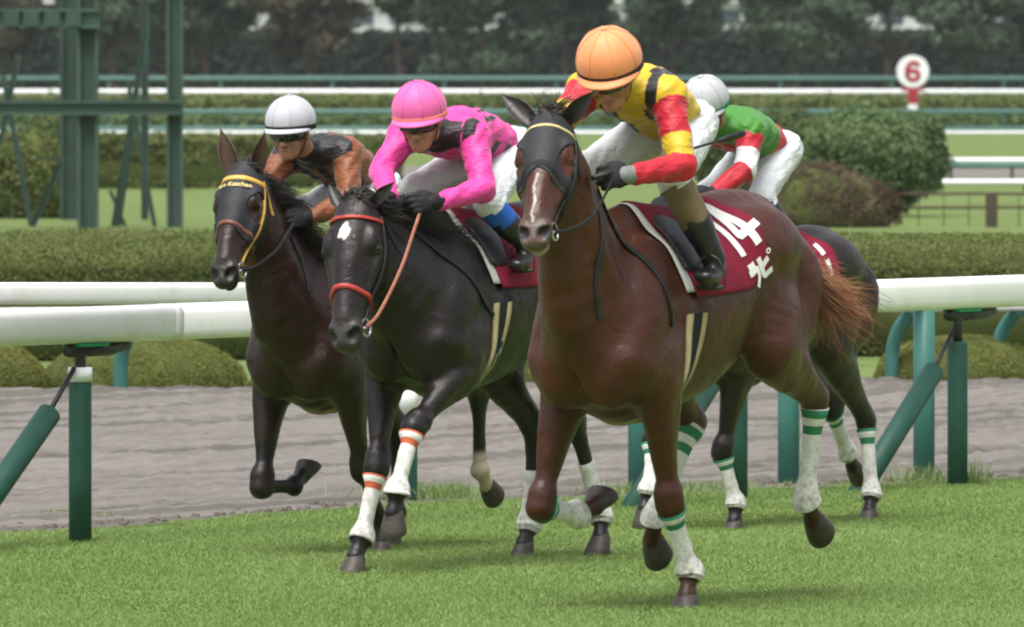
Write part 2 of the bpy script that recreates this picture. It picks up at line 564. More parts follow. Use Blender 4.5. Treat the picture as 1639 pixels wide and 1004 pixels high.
# blades of the turf, one object
def grass_blades(name, X, Y, Z, hgt, wid, tone, mat, seedv, label, lean=.5):
    rg = np.random.default_rng(seedv); n = len(X)
    a = rg.uniform(0, 2 * np.pi, n); ln = rg.normal(0, lean, (n, 2))
    B = np.stack([X, Y, Z], -1); w = np.stack([np.cos(a), np.sin(a), np.zeros(n)], -1) * wid[:, None]
    tip = B + np.stack([ln[:, 0] * hgt, ln[:, 1] * hgt, hgt], -1)
    mid = B + np.stack([ln[:, 0] * hgt * .35, ln[:, 1] * hgt * .35, hgt * .6], -1)
    V = np.stack([B - w, B + w, mid + w * .75, tip, mid - w * .75], 1).reshape(-1, 3)
    i = np.arange(n) * 5
    q = np.stack([i, i + 1, i + 2, i + 4], -1); t = np.stack([i + 4, i + 2, i + 3], -1)
    me = mesh_np(name, V, [q, t], True, {'tone': ('FLOAT', np.repeat(tone, 5))})
    return tag(obj(name, me, mat), label, 'grass', kind='stuff')
m = NT('grass_blade'); a = m.attr('tone').outputs['Fac']
c = m.ramp(a, [(0, (.122, .184, .048)), (.35, (.186, .272, .080)), (.7, (.228, .318, .104)), (1, (.29, .370, .150))])
m.col(c).set(rough=.55, spec=.25)
tr_ = m.n('ShaderNodeBsdfTranslucent'); m.l(c, tr_.inputs['Color']); ms = m.n('ShaderNodeMixShader'); ms.inputs[0].default_value = .35
m.l(m.b.outputs[0], ms.inputs[1]); m.l(tr_.outputs[0], ms.inputs[2]); m.l(ms.outputs[0], m.out.inputs['Surface']); M_BLADE = m.m
N = 430000
Yg = rng.uniform(44.6, 64.0, N); Xg = (rng.random(N) - .5) * 2 * (Yg * 819.5 / F_PX + .55)
keep = (Yg < edge_y(Xg) + .04 * rng.normal(0, 1, N) + .15 * (fbm(Xg, Yg, 2.3, 3, 77) - .5)) ; Xg, Yg = Xg[keep], Yg[keep]
pt = fbm(Xg, Yg * .35, 1.1, 4, 11); pt2 = fbm(Xg * .6, Yg * .25, 3.3, 3, 19)
hg = (.011 + .015 * rng.random(len(Xg))) * (.55 + .9 * pt); pits = pt2 < .34
hg = np.where(pits, hg * .45, hg)
tone = np.clip(.28 + .75 * (pt - .3) + .12 * (rng.random(len(Xg)) - .5) - np.where(pits, .22, 0), 0, 1)
grass_blades('grass', Xg, Yg, .002 + .012 * fbm(Xg, Yg, 1.3, 3, 3) - .004, hg, .0016 + .0016 * rng.random(len(Xg)), tone, M_BLADE, 5, 'short green grass of the turf course under the horses', .95)
# weeds straggling along the dirt edge
Xw = []; Yw = []; hw = []
for cx, cy, n_, s_, h_ in ((-.42, 59.4, 500, .16, .12), (-.3, 59.6, 260, .10, .10), (-2.15, 57.0, 160, .10, .06), (1.0, 60.6, 260, .18, .08), (2.15, 61.9, 200, .12, .12), (2.38, 61.6, 120, .04, .16), (1.6, 61.4, 160, .2, .06), (.62, 60.1, 240, .14, .10)):
    Xw.append(rng.normal(cx, s_, n_)); Yw.append(rng.normal(cy, s_, n_)); hw.append(rng.uniform(.3, 1, n_) * h_)
Xw, Yw, hw = map(np.concatenate, (Xw, Yw, hw))
grass_blades('weeds', Xw, Yw, np.full(len(Xw), .004), hw, np.full(len(Xw), .0028), rng.uniform(.3, .9, len(Xw)), M_BLADE, 8, 'tufts of longer weeds along the dirt edge', .6)
# clods kicked up along the edge
mb = MB()
for k in range(420):
    x = rng.uniform(-3, 3.4); y = edge_y(x) + abs(rng.normal(0, .35)) + .05; r = rng.uniform(.006, .028)
    u, w = np.meshgrid(np.linspace(0, np.pi, 4), np.arange(6) / 6 * 2 * np.pi, indexing='ij')
    S_ = np.stack([np.sin(u) * np.cos(w), np.sin(u) * np.sin(w), np.cos(u) * .7], -1) * (r * rng.uniform(.6, 1.2, (4, 6, 1)))
    mb.grid(S_ + np.array([x, y, .012]), closed_v=True)
tag(mb.build('dirt_clods', plain('clod', (.12, .10, .085), .95, .4, 30, .1), None, True), 'small loose clods of dirt along the track edge', 'clods', kind='stuff')

# ------------------------------------------------------------------ foliage
def leaf_mat(name, c1, c2, c3, tr=.3):
    m = NT(name); a = m.attr('tone').outputs['Fac']
    c = m.ramp(a, [(0, c1), (.5, c2), (1, c3)])
    m.col(c).set(rough=.6, spec=.2)
    t_ = m.n('ShaderNodeBsdfTranslucent'); m.l(c, t_.inputs['Color']); ms = m.n('ShaderNodeMixShader'); ms.inputs[0].default_value = tr
    m.l(m.b.outputs[0], ms.inputs[1]); m.l(t_.outputs[0], ms.inputs[2]); m.l(ms.outputs[0], m.out.inputs['Surface']); return m.m
def leaves(P, Nrm, size, tone, name, mat, parent=None, seedv=1, aspect=.55, spread=.8):
    """one bent leaf (two triangles) at each point"""
    rg = np.random.default_rng(seedv); n = len(P)
    d = Nrm + rg.normal(0, spread, (n, 3)); d /= np.linalg.norm(d, axis=1, keepdims=True) + 1e-9
    r = rg.normal(0, 1, (n, 3)); t = np.cross(d, r); t /= np.linalg.norm(t, axis=1, keepdims=True) + 1e-9; b = np.cross(d, t)
    s = size[:, None] if isinstance(size, np.ndarray) else size
    V = np.stack([P - t * s * .5, P + b * s * .5 * aspect + d * s * .1, P + t * s * .5, P - b * s * .5 * aspect + d * s * .1], 1).reshape(-1, 3)
    i = np.arange(n) * 4; f = np.vstack([np.stack([i, i + 1, i + 2], -1), np.stack([i, i + 2, i + 3], -1)])
    me = mesh_np(name, V, f, False, {'tone': ('FLOAT', np.repeat(np.clip(tone, 0, 1), 4))})
    return obj(name, me, mat, parent)
def blob_core(name, c, r, mat, parent, lump=.12, seedv=0, flat=True):
    u, w = np.meshgrid(np.linspace(0.02, np.pi - .02, 20), np.arange(30) / 30 * 2 * np.pi, indexing='ij')
    d = np.stack([np.sin(u) * np.cos(w), np.sin(u) * np.sin(w), np.cos(u)], -1)
    k = 1 + lump * (fbm(d[..., 0] * 2 + 7 + d[..., 2], d[..., 1] * 2 + 9 - d[..., 2], 1.2, 3, seedv) - .5) * 2
    P = np.asarray(c) + d * np.asarray(r) * k[..., None]
    if flat: P[..., 2] = np.maximum(P[..., 2], 0.0)
    mb = MB(); mb.grid(P, closed_v=True); return mb.build(name, mat, parent, True)
def blob_points(c, r, n, seedv, lump=.16, inner=.12, zmin=0.0):
    rg = np.random.default_rng(seedv); d = rg.normal(0, 1, (n, 3)); d /= np.linalg.norm(d, axis=1, keepdims=True)
    k = 1 + lump * (fbm(d[:, 0] * 3 + 7 + d[:, 2] * 2, d[:, 1] * 3 + 9 - d[:, 2], 1.3, 3, seedv) - .5) * 2.4
    k = k * (1 - inner * rg.random(n))
    P = np.asarray(c) + d * np.asarray(r) * k[:, None]; ok = P[:, 2] > zmin
    return P[ok], d[ok]

L_HEDGE = leaf_mat('hedge_leaf', (.070, .086, .024), (.125, .155, .046), (.195, .225, .075))
L_MOUND = leaf_mat('mound_leaf', (.105, .118, .026), (.165, .180, .044), (.225, .235, .070))
L_BUSH = leaf_mat('bush_leaf', (.062, .108, .042), (.132, .200, .082), (.215, .295, .130))
L_BUSH2 = leaf_mat('bush_leaf_light', (.060, .088, .034), (.115, .160, .060), (.18, .235, .095))
L_BROWN = leaf_mat('bush_leaf_brown', (.075, .055, .036), (.14, .098, .066), (.20, .165, .09))
L_FAR = leaf_mat('far_hedge_leaf', (.020, .034, .025), (.032, .052, .037), (.050, .076, .052))
L_TREE = leaf_mat('tree_leaf', (.042, .070, .044), (.082, .124, .074), (.135, .185, .105))
L_TREE_R = leaf_mat('tree_leaf_rust', (.045, .038, .024), (.085, .072, .044), (.12, .115, .066))
M_CORE = plain('painted_shade_leaves', (.065, .080, .024), .9, .3, 6, .1)  # both foliage cores: shade between the leaves put into a dark colour
M_CORE_D = plain('painted_shade_leaves_dark', (.016, .027, .018), .9, .3, 2, .1)
M_BARK = plain('bark', (.085, .062, .05), .9, .3, 5, .1, .5)

def hedge(name, label, P0, P1, thick, z0, z1, n, size, mat, core, seedv, lump=.03, group=None):
    """clipped box hedge from P0 to P1 (front line); top height z0 -> z1"""
    P0 = np.array(P0, float); P1 = np.array(P1, float); d = P1 - P0; L = np.linalg.norm(d); d /= L; nn = np.array([-d[1], d[0]])
    if nn[1] < 0: nn = -nn
    root = empty(name, (P0[0], P0[1], 0)); rg = np.random.default_rng(seedv)
    a = np.linspace(0, L, 60); prof = [(0, 0), (-.02, .3), (.0, .8), (.04, .96), (.12, 1.0), (.5, 1.02), (.88, 1.0), (1.0, .9), (1, 0)]
    G = []
    for s in a:
        zt = z0 + (z1 - z0) * s / L + lump * (vnoise(s, seedv, 1.7, seedv) - .5)
        G.append([[d[0] * s + nn[0] * thick * u, d[1] * s + nn[1] * thick * u, zt * w * .97] for u, w in prof])
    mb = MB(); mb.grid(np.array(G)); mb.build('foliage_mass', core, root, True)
    rg = np.random.default_rng(seedv)
    s = rg.uniform(0, L, n); top = rg.random(n) < .5
    u = np.where(top, rg.random(n), -.01 * rg.random(n)); w = np.where(top, 1.0, rg.random(n) ** .8)
    zt = z0 + (z1 - z0) * s / L + lump * (vnoise(s, s * 0 + seedv, 1.7, seedv) - .5) + lump * 1.2 * (fbm(s, u * thick, 3.0, 3, seedv) - .5)
    off = (fbm(s, w * 2, 2.2, 3, seedv + 3) - .5) * lump * 1.5 * ~top
    P = np.stack([d[0] * s + nn[0] * (thick * u + off), d[1] * s + nn[1] * (thick * u + off), zt * np.where(top, 1.0, w)], -1) + rg.normal(0, size * .25, (n, 3))
    N_ = np.where(top[:, None], np.array([0, 0, 1.0]), np.array([-nn[0], -nn[1], .4]))
    tone = .25 + .5 * fbm(s, w * 3 + u * thick, .8, 4, seedv + 9) + .3 * (rg.random(n) - .5)
    leaves(P, N_, size * rg.uniform(.6, 1.3, n), tone, 'foliage', mat, root, seedv)
    return tag(root, label, 'hedge', group)

# clipped hedge behind the dirt, then the row of clipped mounds in front of it
hedge('box_hedge', 'low clipped green hedge running right across behind the white rails', (-9.0, 86.1), (9.6, 90.3), 6.6, .880, .785, 170000, .030, L_HEDGE, M_CORE, 41, .03)
for k, (px, w, h, dd) in enumerate(((-60, .58, .36, 79.6), (232, .70, .37, 79.7), (560, .66, .36, 80.0), (860, .66, .36, 80.2), (1190, .6, .36, 80.6), (1535, .60, .33, 81.0), (1800, .60, .34, 81.5))):
    dd += .25; x = (px - 819.5) / F_PX * dd
    root = empty('clipped_mound', (x, dd, 0))
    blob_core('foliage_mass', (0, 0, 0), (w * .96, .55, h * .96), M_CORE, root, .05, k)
    P, N_ = blob_points((0, 0, 0), (w, .58, h), 24000, 50 + k, .05, .03)
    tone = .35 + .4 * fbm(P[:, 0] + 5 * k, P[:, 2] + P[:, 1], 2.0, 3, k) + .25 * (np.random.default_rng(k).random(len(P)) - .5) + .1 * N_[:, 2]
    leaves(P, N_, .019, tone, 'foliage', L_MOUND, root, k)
    nm = ['cut off by the left edge of the picture', 'beside the left green rail post', 'behind the legs of the dark bay horse', 'behind the near black horse', 'behind the leading horse', 'below the white rail at the right', 'cut off by the right edge of the picture'][k]
    tag(root, 'low rounded clipped shrub across the dirt, ' + nm, 'shrub', 'clipped mounds beyond the dirt')

hedge('far_box_hedge', 'brownish green hedge behind the lawn and steel tower at the left', (-17, 201.5), (-1.9, 205), 5.0, .87, .84, 40000, .10, L_HEDGE, M_CORE, 43, .08)
hedge('course_hedge', 'long green hedge between the far white rail and green rail', (-46, 432), (48, 432), 8, .74, .74, 24000, .28, L_HEDGE, M_CORE, 44, .06)
hedge('course_hedge', 'long dark green hedge just below the thin green far rail', (-42, 378), (44, 378), 5, .44, .44, 24000, .24, L_BUSH, M_CORE, 45, .05)
hedge('tall_hedge', 'tall dark green hedge wall at the back of the racecourse', (-80, 700), (82, 700), 6, 3.45, 3.85, 76000, .42, L_FAR, M_CORE_D, 46, .25)

def bush(name, label, px, D, w, dpt, h, zc, n, size, mat, core, seedv, group=None, lump=.16):
    x = (px - 819.5) / F_PX * D; root = empty(name, (x, D, 0)); rg = np.random.default_rng(seedv)
    lobes = [((0, 0, zc), (w, dpt, h))]
    for i in range(7):
        a = rg.uniform(0, 2 * np.pi); e = rg.uniform(-.15, .9)
        c = np.array([math.cos(a) * w * .55, math.sin(a) * dpt * .55, zc + e * h * .55]); s = rg.uniform(.38, .55)
        lobes.append((c, (w * s, dpt * s, h * s)))
    Ps = []; Ns = []; Ts = []
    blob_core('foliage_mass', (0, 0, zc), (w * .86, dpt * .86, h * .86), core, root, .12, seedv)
    for i, (c, r) in enumerate(lobes):
        P, N_ = blob_points(c, r, int(n * (.4 if i == 0 else .6 / 7)), seedv * 31 + i, lump, .16, .02)
        Ps.append(P); Ns.append(N_); Ts.append(np.full(len(P), rg.uniform(-.12, .12)))
    P = np.vstack(Ps); N_ = np.vstack(Ns)
    tone = .34 + np.concatenate(Ts) + .55 * (fbm(P[:, 0] * 1.0 + P[:, 1], P[:, 2], 3.5, 4, seedv) - .5) * 1.6 + .3 * (rg.random(len(P)) - .5) + .06
    leaves(P, N_, size, tone, 'foliage', mat, root, seedv)
    mb = MB()
    for i in range(5):
        a = rg.uniform(0, 6.28); mb.tube([[rg.normal(0, .05), rg.normal(0, .05), 0], [math.cos(a) * w * .25, math.sin(a) * dpt * .25, zc * .6], [math.cos(a) * w * .5, math.sin(a) * dpt * .5, zc * 1.2]], [.03, .02, .012], 5)
    mb.build('stem', M_BARK, root, True)
    return tag(root, label, 'bush', group)
bush('round_bush', 'large round dark green bush right of the green and red jockey', 1398, 168, 1.03, .95, .76, .80, 26000, .085, L_BUSH, M_CORE_D, 61)
bush('round_bush', 'lighter loose green bush behind the green and red jockey', 1225, 176, 1.15, .9, .70, .78, 22000, .085, L_BUSH2, M_CORE_D, 62)
bush('twiggy_bush', 'reddish brown twiggy bush in front of the round bushes', 1312, 157, 1.08, .5, .72, .14, 20000, .055, L_BROWN, M_CORE, 63)
bush('round_bush', 'dull green bush at the left foot of the steel tower', 40, 166, .75, .6, .95, .35, 9000, .09, L_HEDGE, M_CORE, 64)
bush('round_bush', 'pale green bush behind the legs of the steel tower', 75, 200, .42, .5, .9, .5, 8000, .09, L_BUSH2, M_CORE, 65)

def tree(px, D, label, crown_r, zc, mat, seedv, trunk_h, n=9500, size=.5):
    x = (px - 819.5) / F_PX * D; root = empty('tree', (x, D, 0)); rg = np.random.default_rng(seedv)
    mb = MB(); mb.tube([[0, 0, -.1], [.05, 0, trunk_h * .5], [rg.normal(0, .15), 0, trunk_h], [rg.normal(0, .3), 0, zc + 1]], [.26, .21, .17, .06], 8)
    tips = []
    for i in range(9):
        a = rg.uniform(0, 6.28); z = rg.uniform(trunk_h * .75, zc + crown_r * .3); e = np.array([math.cos(a) * crown_r * .7, math.sin(a) * crown_r * .6, z + rg.uniform(.2, 1.5)])
        mb.tube([[0, 0, z - .4], e * np.array([.5, .5, 1]) + np.array([0, 0, -.2]), e], [.10, .07, .03], 5); tips.append(e)
    mb.build('trunk', M_BARK, root, True)
    Ps = []; Ns = []; To = []
    for i in range(34):
        a = rg.uniform(0, 6.28); rr = crown_r * math.sqrt(rg.random()) * .85; z = zc + rg.uniform(-.95, .8) * crown_r * .8
        f = 1 - .5 * abs((z - zc) / crown_r)
        c = (math.cos(a) * rr * f, math.sin(a) * rr * f * .8, z); s = rg.uniform(.22, .38) * crown_r
        P, N_ = blob_points(c, (s * 1.25, s, s * .62), n // 34, seedv * 100 + i, .3, .5, .3)
        Ps.append(P); Ns.append(N_); To.append(np.full(len(P), rg.uniform(.1, .75)))
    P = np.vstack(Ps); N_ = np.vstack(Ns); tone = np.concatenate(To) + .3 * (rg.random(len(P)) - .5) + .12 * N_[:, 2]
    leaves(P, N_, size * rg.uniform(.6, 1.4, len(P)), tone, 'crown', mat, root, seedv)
    return tag(root, label, 'tree', 'trees along the tall far hedge')
for k, (px, D, r_, zc, mt, th, lab) in enumerate((
    (20, 690, 3.4, 5.6, L_TREE_R, 1.2, 'rust tinged tree behind the left half of the steel tower'),
    (180, 686, 3.6, 6.4, L_TREE, 2.2, 'green tree behind the middle of the steel tower'),
    (330, 688, 3.8, 6.4, L_TREE, 2.6, 'green tree just right of the steel tower'),
    (495, 684, 3.7, 5.6, L_TREE_R, 2.6, 'thin brownish tree above the white helmet at the left'),
    (770, 684, 4.3, 5.0, L_TREE, 1.6, 'broad low green tree above the pink helmet'),
    (640, 694, 3.0, 7.2, L_TREE, 3.0, 'high green tree left of the pink helmet'),
    (905, 692, 3.4, 6.9, L_TREE, 2.6, 'green tree behind the orange helmet'),
    (1075, 690, 3.6, 6.6, L_TREE, 2.6, 'green tree between the orange helmet and the rear white helmet'),
    (1275, 684, 4.2, 5.3, L_TREE, 1.8, 'broad green tree with a bare trunk above the round bushes'),
    (1420, 694, 3.0, 7.4, L_TREE, 3.0, 'high green tree above the number six marker'),
    (1535, 686, 4.0, 5.9, L_TREE, 2.4, 'green tree right of the number six marker'),
    (1680, 690, 3.6, 6.2, L_TREE, 2.4, 'green tree cut off by the right edge'))):
    tree(px, D, lab, r_, zc, mt, 70 + k, th)
# closing wood further back: one mass
Pw = []; Nw = []
for i in range(108):
    px = -1350 + i * 41 + rng.uniform(-20, 20); D = rng.uniform(770, 800); c = ((px - 819.5) / F_PX * D, D, rng.uniform(6.2, 12.5))
    P, N_ = blob_points(c, (2.6, 2.0, 2.2), 420, 900 + i, .3, .4, 0); Pw.append(P); Nw.append(N_)
Pw = np.vstack(Pw); Nw = np.vstack(Nw)
tag(leaves(Pw, Nw, .75, .25 + .5 * fbm(Pw[:, 0], Pw[:, 2], .25, 3, 5) + .2 * (rng.random(len(Pw)) - .5), 'far_wood', L_TREE, None, 9), 'far wood closing the view behind the trees', 'wood', kind='stuff')
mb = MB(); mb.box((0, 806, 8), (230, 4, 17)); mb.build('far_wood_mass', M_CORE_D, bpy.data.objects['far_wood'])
# ------------------------------------------------------------------ far building, marker, tower, rails
M_WHITE = plain('white_paint', (.78, .79, .80), .45, .05, 3, .4)
M_BWALL = plain('building_wall', (.62, .64, .66), .7, .08, .4, .3)
M_PANE = plain('building_pane', (.06, .08, .10), .2, .2, .5, .6)
root = empty('far_building', (0, 762, 0))
mb = MB(); mb.box((0, 2, 2.9), (150, 4, 5.8)); mb.build('wall', M_BWALL, root)
mb = MB(); mb.box((0, 2, 5.9), (151, 5, .25)); mb.build('roof', M_BWALL, root)
pane = MB(); pane.box((0, 0, 0), (1.5, .1, .9)); pane_me = pane.mesh('window_pane'); pane_me.materials.append(M_PANE)
for i in range(56):
    for z in (3.2, 4.9):
        o = obj('window', pane_me, None, root); o.location = (-72 + i * 2.6, -.06, z)
tag(root, 'long pale building showing in gaps between the far trees', 'building')

M_TEAL = plain('teal_paint', (.045, .175, .150), .45, .14, 5, .4, dirt=((.10, .14, .12), .25))
M_TEAL_F = plain('teal_paint_far', (.075, .165, .145), .5, .1, .5, .3)
M_GREEN = plain('dark_green_pad', (.014, .070, .050), .5, .2, 7, .35, .2, dirt=((.05, .10, .06), .35))
M_BRACK = plain('bright_green_bracket', (.01, .28, .13), .5, .1, 7, .35)
M_STEEL = plain('dark_steel', (.05, .05, .05), .4, .2, 12, .5, metal=.6)
M_RAIL = plain('white_rail_plastic', (.80, .80, .79), .38, .04, 2.5, .45, dirt=((.50, .48, .43), .30))

def far_rail(name, label, D, z, r, mat, px0=-1100, px1=2700, post=None, step=3.0, extra=None, slope=0.0):
    x0, x1 = (px0 - 819.5) / F_PX * D, (px1 - 819.5) / F_PX * D
    root = empty(name, (x0, D, 0))
    mb = MB(); mb.tube([[0, 0, z], [(x1 - x0) / 2, 0, z + slope / 2], [x1 - x0, 0, z + slope]], r, 8); mb.build('top_rail', mat, root, True)
    if extra:
        z2, r2, m2 = extra; mb = MB(); mb.tube([[0, -.05, z2], [(x1 - x0) / 2, -.05, z2], [x1 - x0, -.05, z2]], r2, 8); mb.build('lower_rail', m2, root, True)
    if post:
        pm = MB(); pm.tube([[0, .03, -.02], [0, .03, z * .6], [0, 0, z]], post[0], 6); me = pm.mesh('rail_post', True); me.materials.append(post[1])
        k = 0; x = .7
        while x < x1 - x0:
            o = obj('post', me, None, root); o.location = (x, 0, 0); x += step; k += 1
    return tag(root, label, 'rail', 'far running rails')
far_rail('running_rail', 'thin green far rail highest in the picture, in front of the tall hedge', 640, 1.16, .125, M_TEAL_F, post=(.07, M_TEAL_F), step=6)
far_rail('running_rail', 'white far rail just under the highest green rail', 600, .56, .13, M_WHITE, post=(.06, M_TEAL_F), step=5.5)
far_rail('running_rail', 'green far rail in front of the long dark hedge', 372, .56, .08, M_TEAL_F, post=(.05, M_TEAL_F), step=4)
far_rail('running_rail', 'green far rail with a white lower bar above the lawn strip', 310, .40, .055, M_TEAL_F, post=(.035, M_TEAL_F), step=2.6, extra=(.29, .05, M_WHITE))
far_rail('running_rail', 'white rail with green underside right of the round bush', 215, .375, .05, M_WHITE, px0=1460, px1=2600, post=(.03, M_TEAL_F), step=1.1, extra=(.28, .045, M_TEAL_F))
far_rail('running_rail', 'lowest white far rail right of the round bush above the brown fence', 200, .14, .05, M_WHITE, px0=1440, px1=2600, post=(.03, M_TEAL_F), step=1.4)
far_rail('running_rail', 'short white rail behind the foot of the steel tower', 182, .04, .035, M_WHITE, px0=-60, px1=100, post=(.03, M_WHITE), step=.8)
# strip of dirt seen between those rails
mb = MB(); mb.add([[-60, 222, -.004], [60, 222, -.004], [60, 246, -.004], [-60, 246, -.004]], [[0, 1, 2, 3]]); tag(mb.build('far_dirt_track', M_DIRT), kind='structure')
# brown fence
D = 157.0; x0 = (1440 - 819.5) / F_PX * D
root = empty('brown_fence', (x0, D, 0)); M_BROWN = plain('brown_timber', (.075, .055, .042), .8, .25, 6, .2, .3)
for px in (1587, 1790, 1993):
    mb = MB(); mb.box(((px - 819.5) / F_PX * D - x0, 0, .22), (.155, .12, .46), bevel=.012); mb.build('post', M_BROWN, root)
for z in (.43, .25):
    mb = MB(); mb.tube([[0, .02, z], [1.5, .02, z], [6, .02, z]], .018, 6); mb.build('fence_rail', M_BROWN, root, True)
for i in range(17):
    mb = MB(); mb.tube([[.25 + i * .33, .02, 0], [.25 + i * .33, .02, .44]], .008, 5); mb.build('upright_rod', M_BROWN, root, True)
tag(root, 'low brown timber fence on the lawn at the right edge', 'fence')

# furlong marker
D = 424.0; root = empty('furlong_marker', ((1461 - 819.5) / F_PX * D, D, 0)); M_RED = plain('marker_red', (.33, .018, .035), .5, .08, 2, .4)
k = D / F_PX
disc = MB(); a = np.arange(40) / 40 * 2 * np.pi
def ringz(r, y): return np.stack([np.cos(a) * r, np.full(40, y), np.sin(a) * r], -1)
rows = np.array([ringz(.001, -.06), ringz(25 * k, -.06), ringz(26 * k, -.045), ringz(26 * k, .045), ringz(25 * k, .06), ringz(.001, .06)]) + np.array([0, 0, 1.76])
disc.grid(rows, closed_v=True); disc.build('disc', M_WHITE, root, False)
rows = np.array([ringz(26.6 * k, -.035), ringz(26.6 * k, .035), ringz(23.0 * k, .035), ringz(23.0 * k, -.035)])
mb = MB(); mb.box((0, .02, .25), (.34, .12, .72)); mb.build('post_white', M_WHITE, root)
mb = MB(); mb.box((0, .02, .90), (.35, .13, .58)); mb.build('post_red', M_RED, root)
mb = MB(); mb.box((0, .02, 1.14), (1.3 * .6, .10, .14)); mb.build('post_red', M_RED, root)
t = np.linspace(0, 2 * np.pi, 25); six = np.stack([np.cos(t) * .20, np.full(25, -.075), np.sin(t) * .165 - .13], -1)
mb = MB(); mb.tube(np.vstack([six]), .085, 6, flat=(1, 1)); tail6 = np.array([[-.20, -.075, -.10], [-.205, -.075, .06], [-.14, -.075, .23], [-.0, -.075, .31], [.14, -.075, .285], [.20, -.075, .20]])
mb.tube(catmull(tail6, 5), .085, 6)
o = mb.build('numeral', M_RED, root, True); o.location = (0, 0, 1.76); o.scale = (1, .25, 1); o.location = (0, -.05, 1.76)
tag(root, 'round white course marker with a red 6 on a red and white post', 'sign')

# steel tower at the left
D = 156.0; root = empty('steel_tower', ((140 - 819.5) / F_PX * D, D, 0)); M_TOW = plain('tower_green', (.050, .088, .068), .6, .16, 2.2, .3, dirt=((.075, .08, .062), .35)); M_TOW2 = plain('tower_green_painted_shade', (.038, .066, .053), .6, .16, 2.2, .3)  # second green is a darker copy, shade put into the paint colour
kk = D / F_PX; ox = 140
def TP(px, py, dy=0.0):
    DD = D + dy; return np.array([(px - 819.5) / F_PX * DD - (ox - 819.5) / F_PX * D, dy, CAM_H - (py - 95) / F_PX * DD])
def member(nm, a, b, w, dp=None, mt=M_TOW):
    a, b = np.array(a), np.array(b); L = np.linalg.norm(b - a); z = unit(b - a); y = unit(np.array([0, 1, 0]) - z * z[1]); x = np.cross(y, z)
    mb = MB(); dp = dp or w; tk = w * .16      # I section: web and two flanges
    Rm = np.stack([x, y, z], 1)
    c = (a + b) / 2
    mb.box(c, (w, tk, L), Rm); mb.box(c + x * (w / 2 - tk / 2), (tk, dp, L - .001), Rm); mb.box(c - x * (w / 2 - tk / 2), (tk, dp, L - .002), Rm)
    return mb.build(nm, mt, root)
top = -240
member('column', TP(141, 366), TP(141, top), .27, .30)
member('column', TP(280, 364), TP(280, top), .21, .26)
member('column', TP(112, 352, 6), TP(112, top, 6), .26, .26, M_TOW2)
member('column', TP(-30, 366), TP(-30, top), .26, .28)
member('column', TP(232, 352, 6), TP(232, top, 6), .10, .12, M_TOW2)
for a, b, w in (((-60, 173), (290, 173), .18), ((-60, 30), (160, 30), .26), ((-60, -60), (295, -60), .2)):
    member('beam', TP(*a, -.16), TP(*b, -.16), w, .16)
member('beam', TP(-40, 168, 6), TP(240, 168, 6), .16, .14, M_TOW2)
for a, b, w in (((236, 40), (182, 365), .085), ((205, 130), (248, 365), .06), ((213, 205), (190, 362), .06), ((5, 120), (50, 362), .07), ((100, 256), (52, 362), .08), ((30, 90), (0, 230), .07), ((176, 305), (200, 362), .05)):
    member('brace', TP(*a, 2.0), TP(*b, 2.0), w, w)
for a, b in (((58, 252), (155, 254)), ((92, 309), (152, 310))):
    member('handrail', TP(*a, -.5), TP(*b, -.5), .03, .03)
for px in (18, 50, 84, 118):
    mb = MB(); mb.box(TP(px, 30, -.27), (.20, .02, .20)); mb.build('panel', M_TOW2, root)
tag(root, 'tall green painted steel tower rising out of the picture at the left', 'tower')

# ------------------------------------------------------------------ near rails
RL0 = np.array([-1.958, 54.08]); RL1 = np.array([2.298, 61.52]); RD = unit(np.append(RL1 - RL0, 0))
def rl(t, z=0.0, off=0.0): p = RL0 + (RL1 - RL0) * t; return np.array([p[0] - RD[1] * off, p[1] + RD[0] * off, z])
def rail_bar(mb, A, B, w, h, n=26):
    """rounded hollow-looking plastic bar"""
    A, B = np.array(A), np.array(B); d = unit(B - A); s = unit(np.cross(d, [0, 0, 1])); u = np.cross(s, d)
    a = np.arange(n) / n * 2 * np.pi; e = 3.6
    ca, sa = np.cos(a), np.sin(a); px = np.sign(ca) * np.abs(ca) ** (2 / e) * w / 2; pz = np.sign(sa) * np.abs(sa) ** (2 / e) * h / 2
    sec = px[:, None] * s + pz[:, None] * u
    rows = [A + sec * .9, A + d * .006 + sec, B - d * .006 + sec, B + sec * .9]
    mb.grid(np.array(rows), closed_v=True)
    base = mb.n - 4 * n
    mb.v.append(np.vstack([A, B])); j = np.arange(n)
    mb.t.append(np.vstack([np.stack([np.full(n, mb.n), base + (j + 1) % n, base + j], -1), np.stack([np.full(n, mb.n + 1), base + 3 * n + j, base + 3 * n + (j + 1) % n], -1)])); mb.n += 2
root = empty('running_rail', tuple(rl(0))); base = rl(0)
for t0, t1 in ((-1.2, -.55), (-.547, .0865), (.0885, .72), (.7225, 1.35), (1.3525, 2.0)):
    mb = MB(); rail_bar(mb, rl(t0, .995), rl(t1, .995), .15, .165); mb.build('rail_section', M_RAIL, root, True, base)
mb = MB(); rail_bar(mb, rl(.083, .995), rl(.092, .995), .152, .168); mb.build('joint_sleeve', plain('rail_joint', (.62, .62, .60), .5, .05, 5), root, True, base)
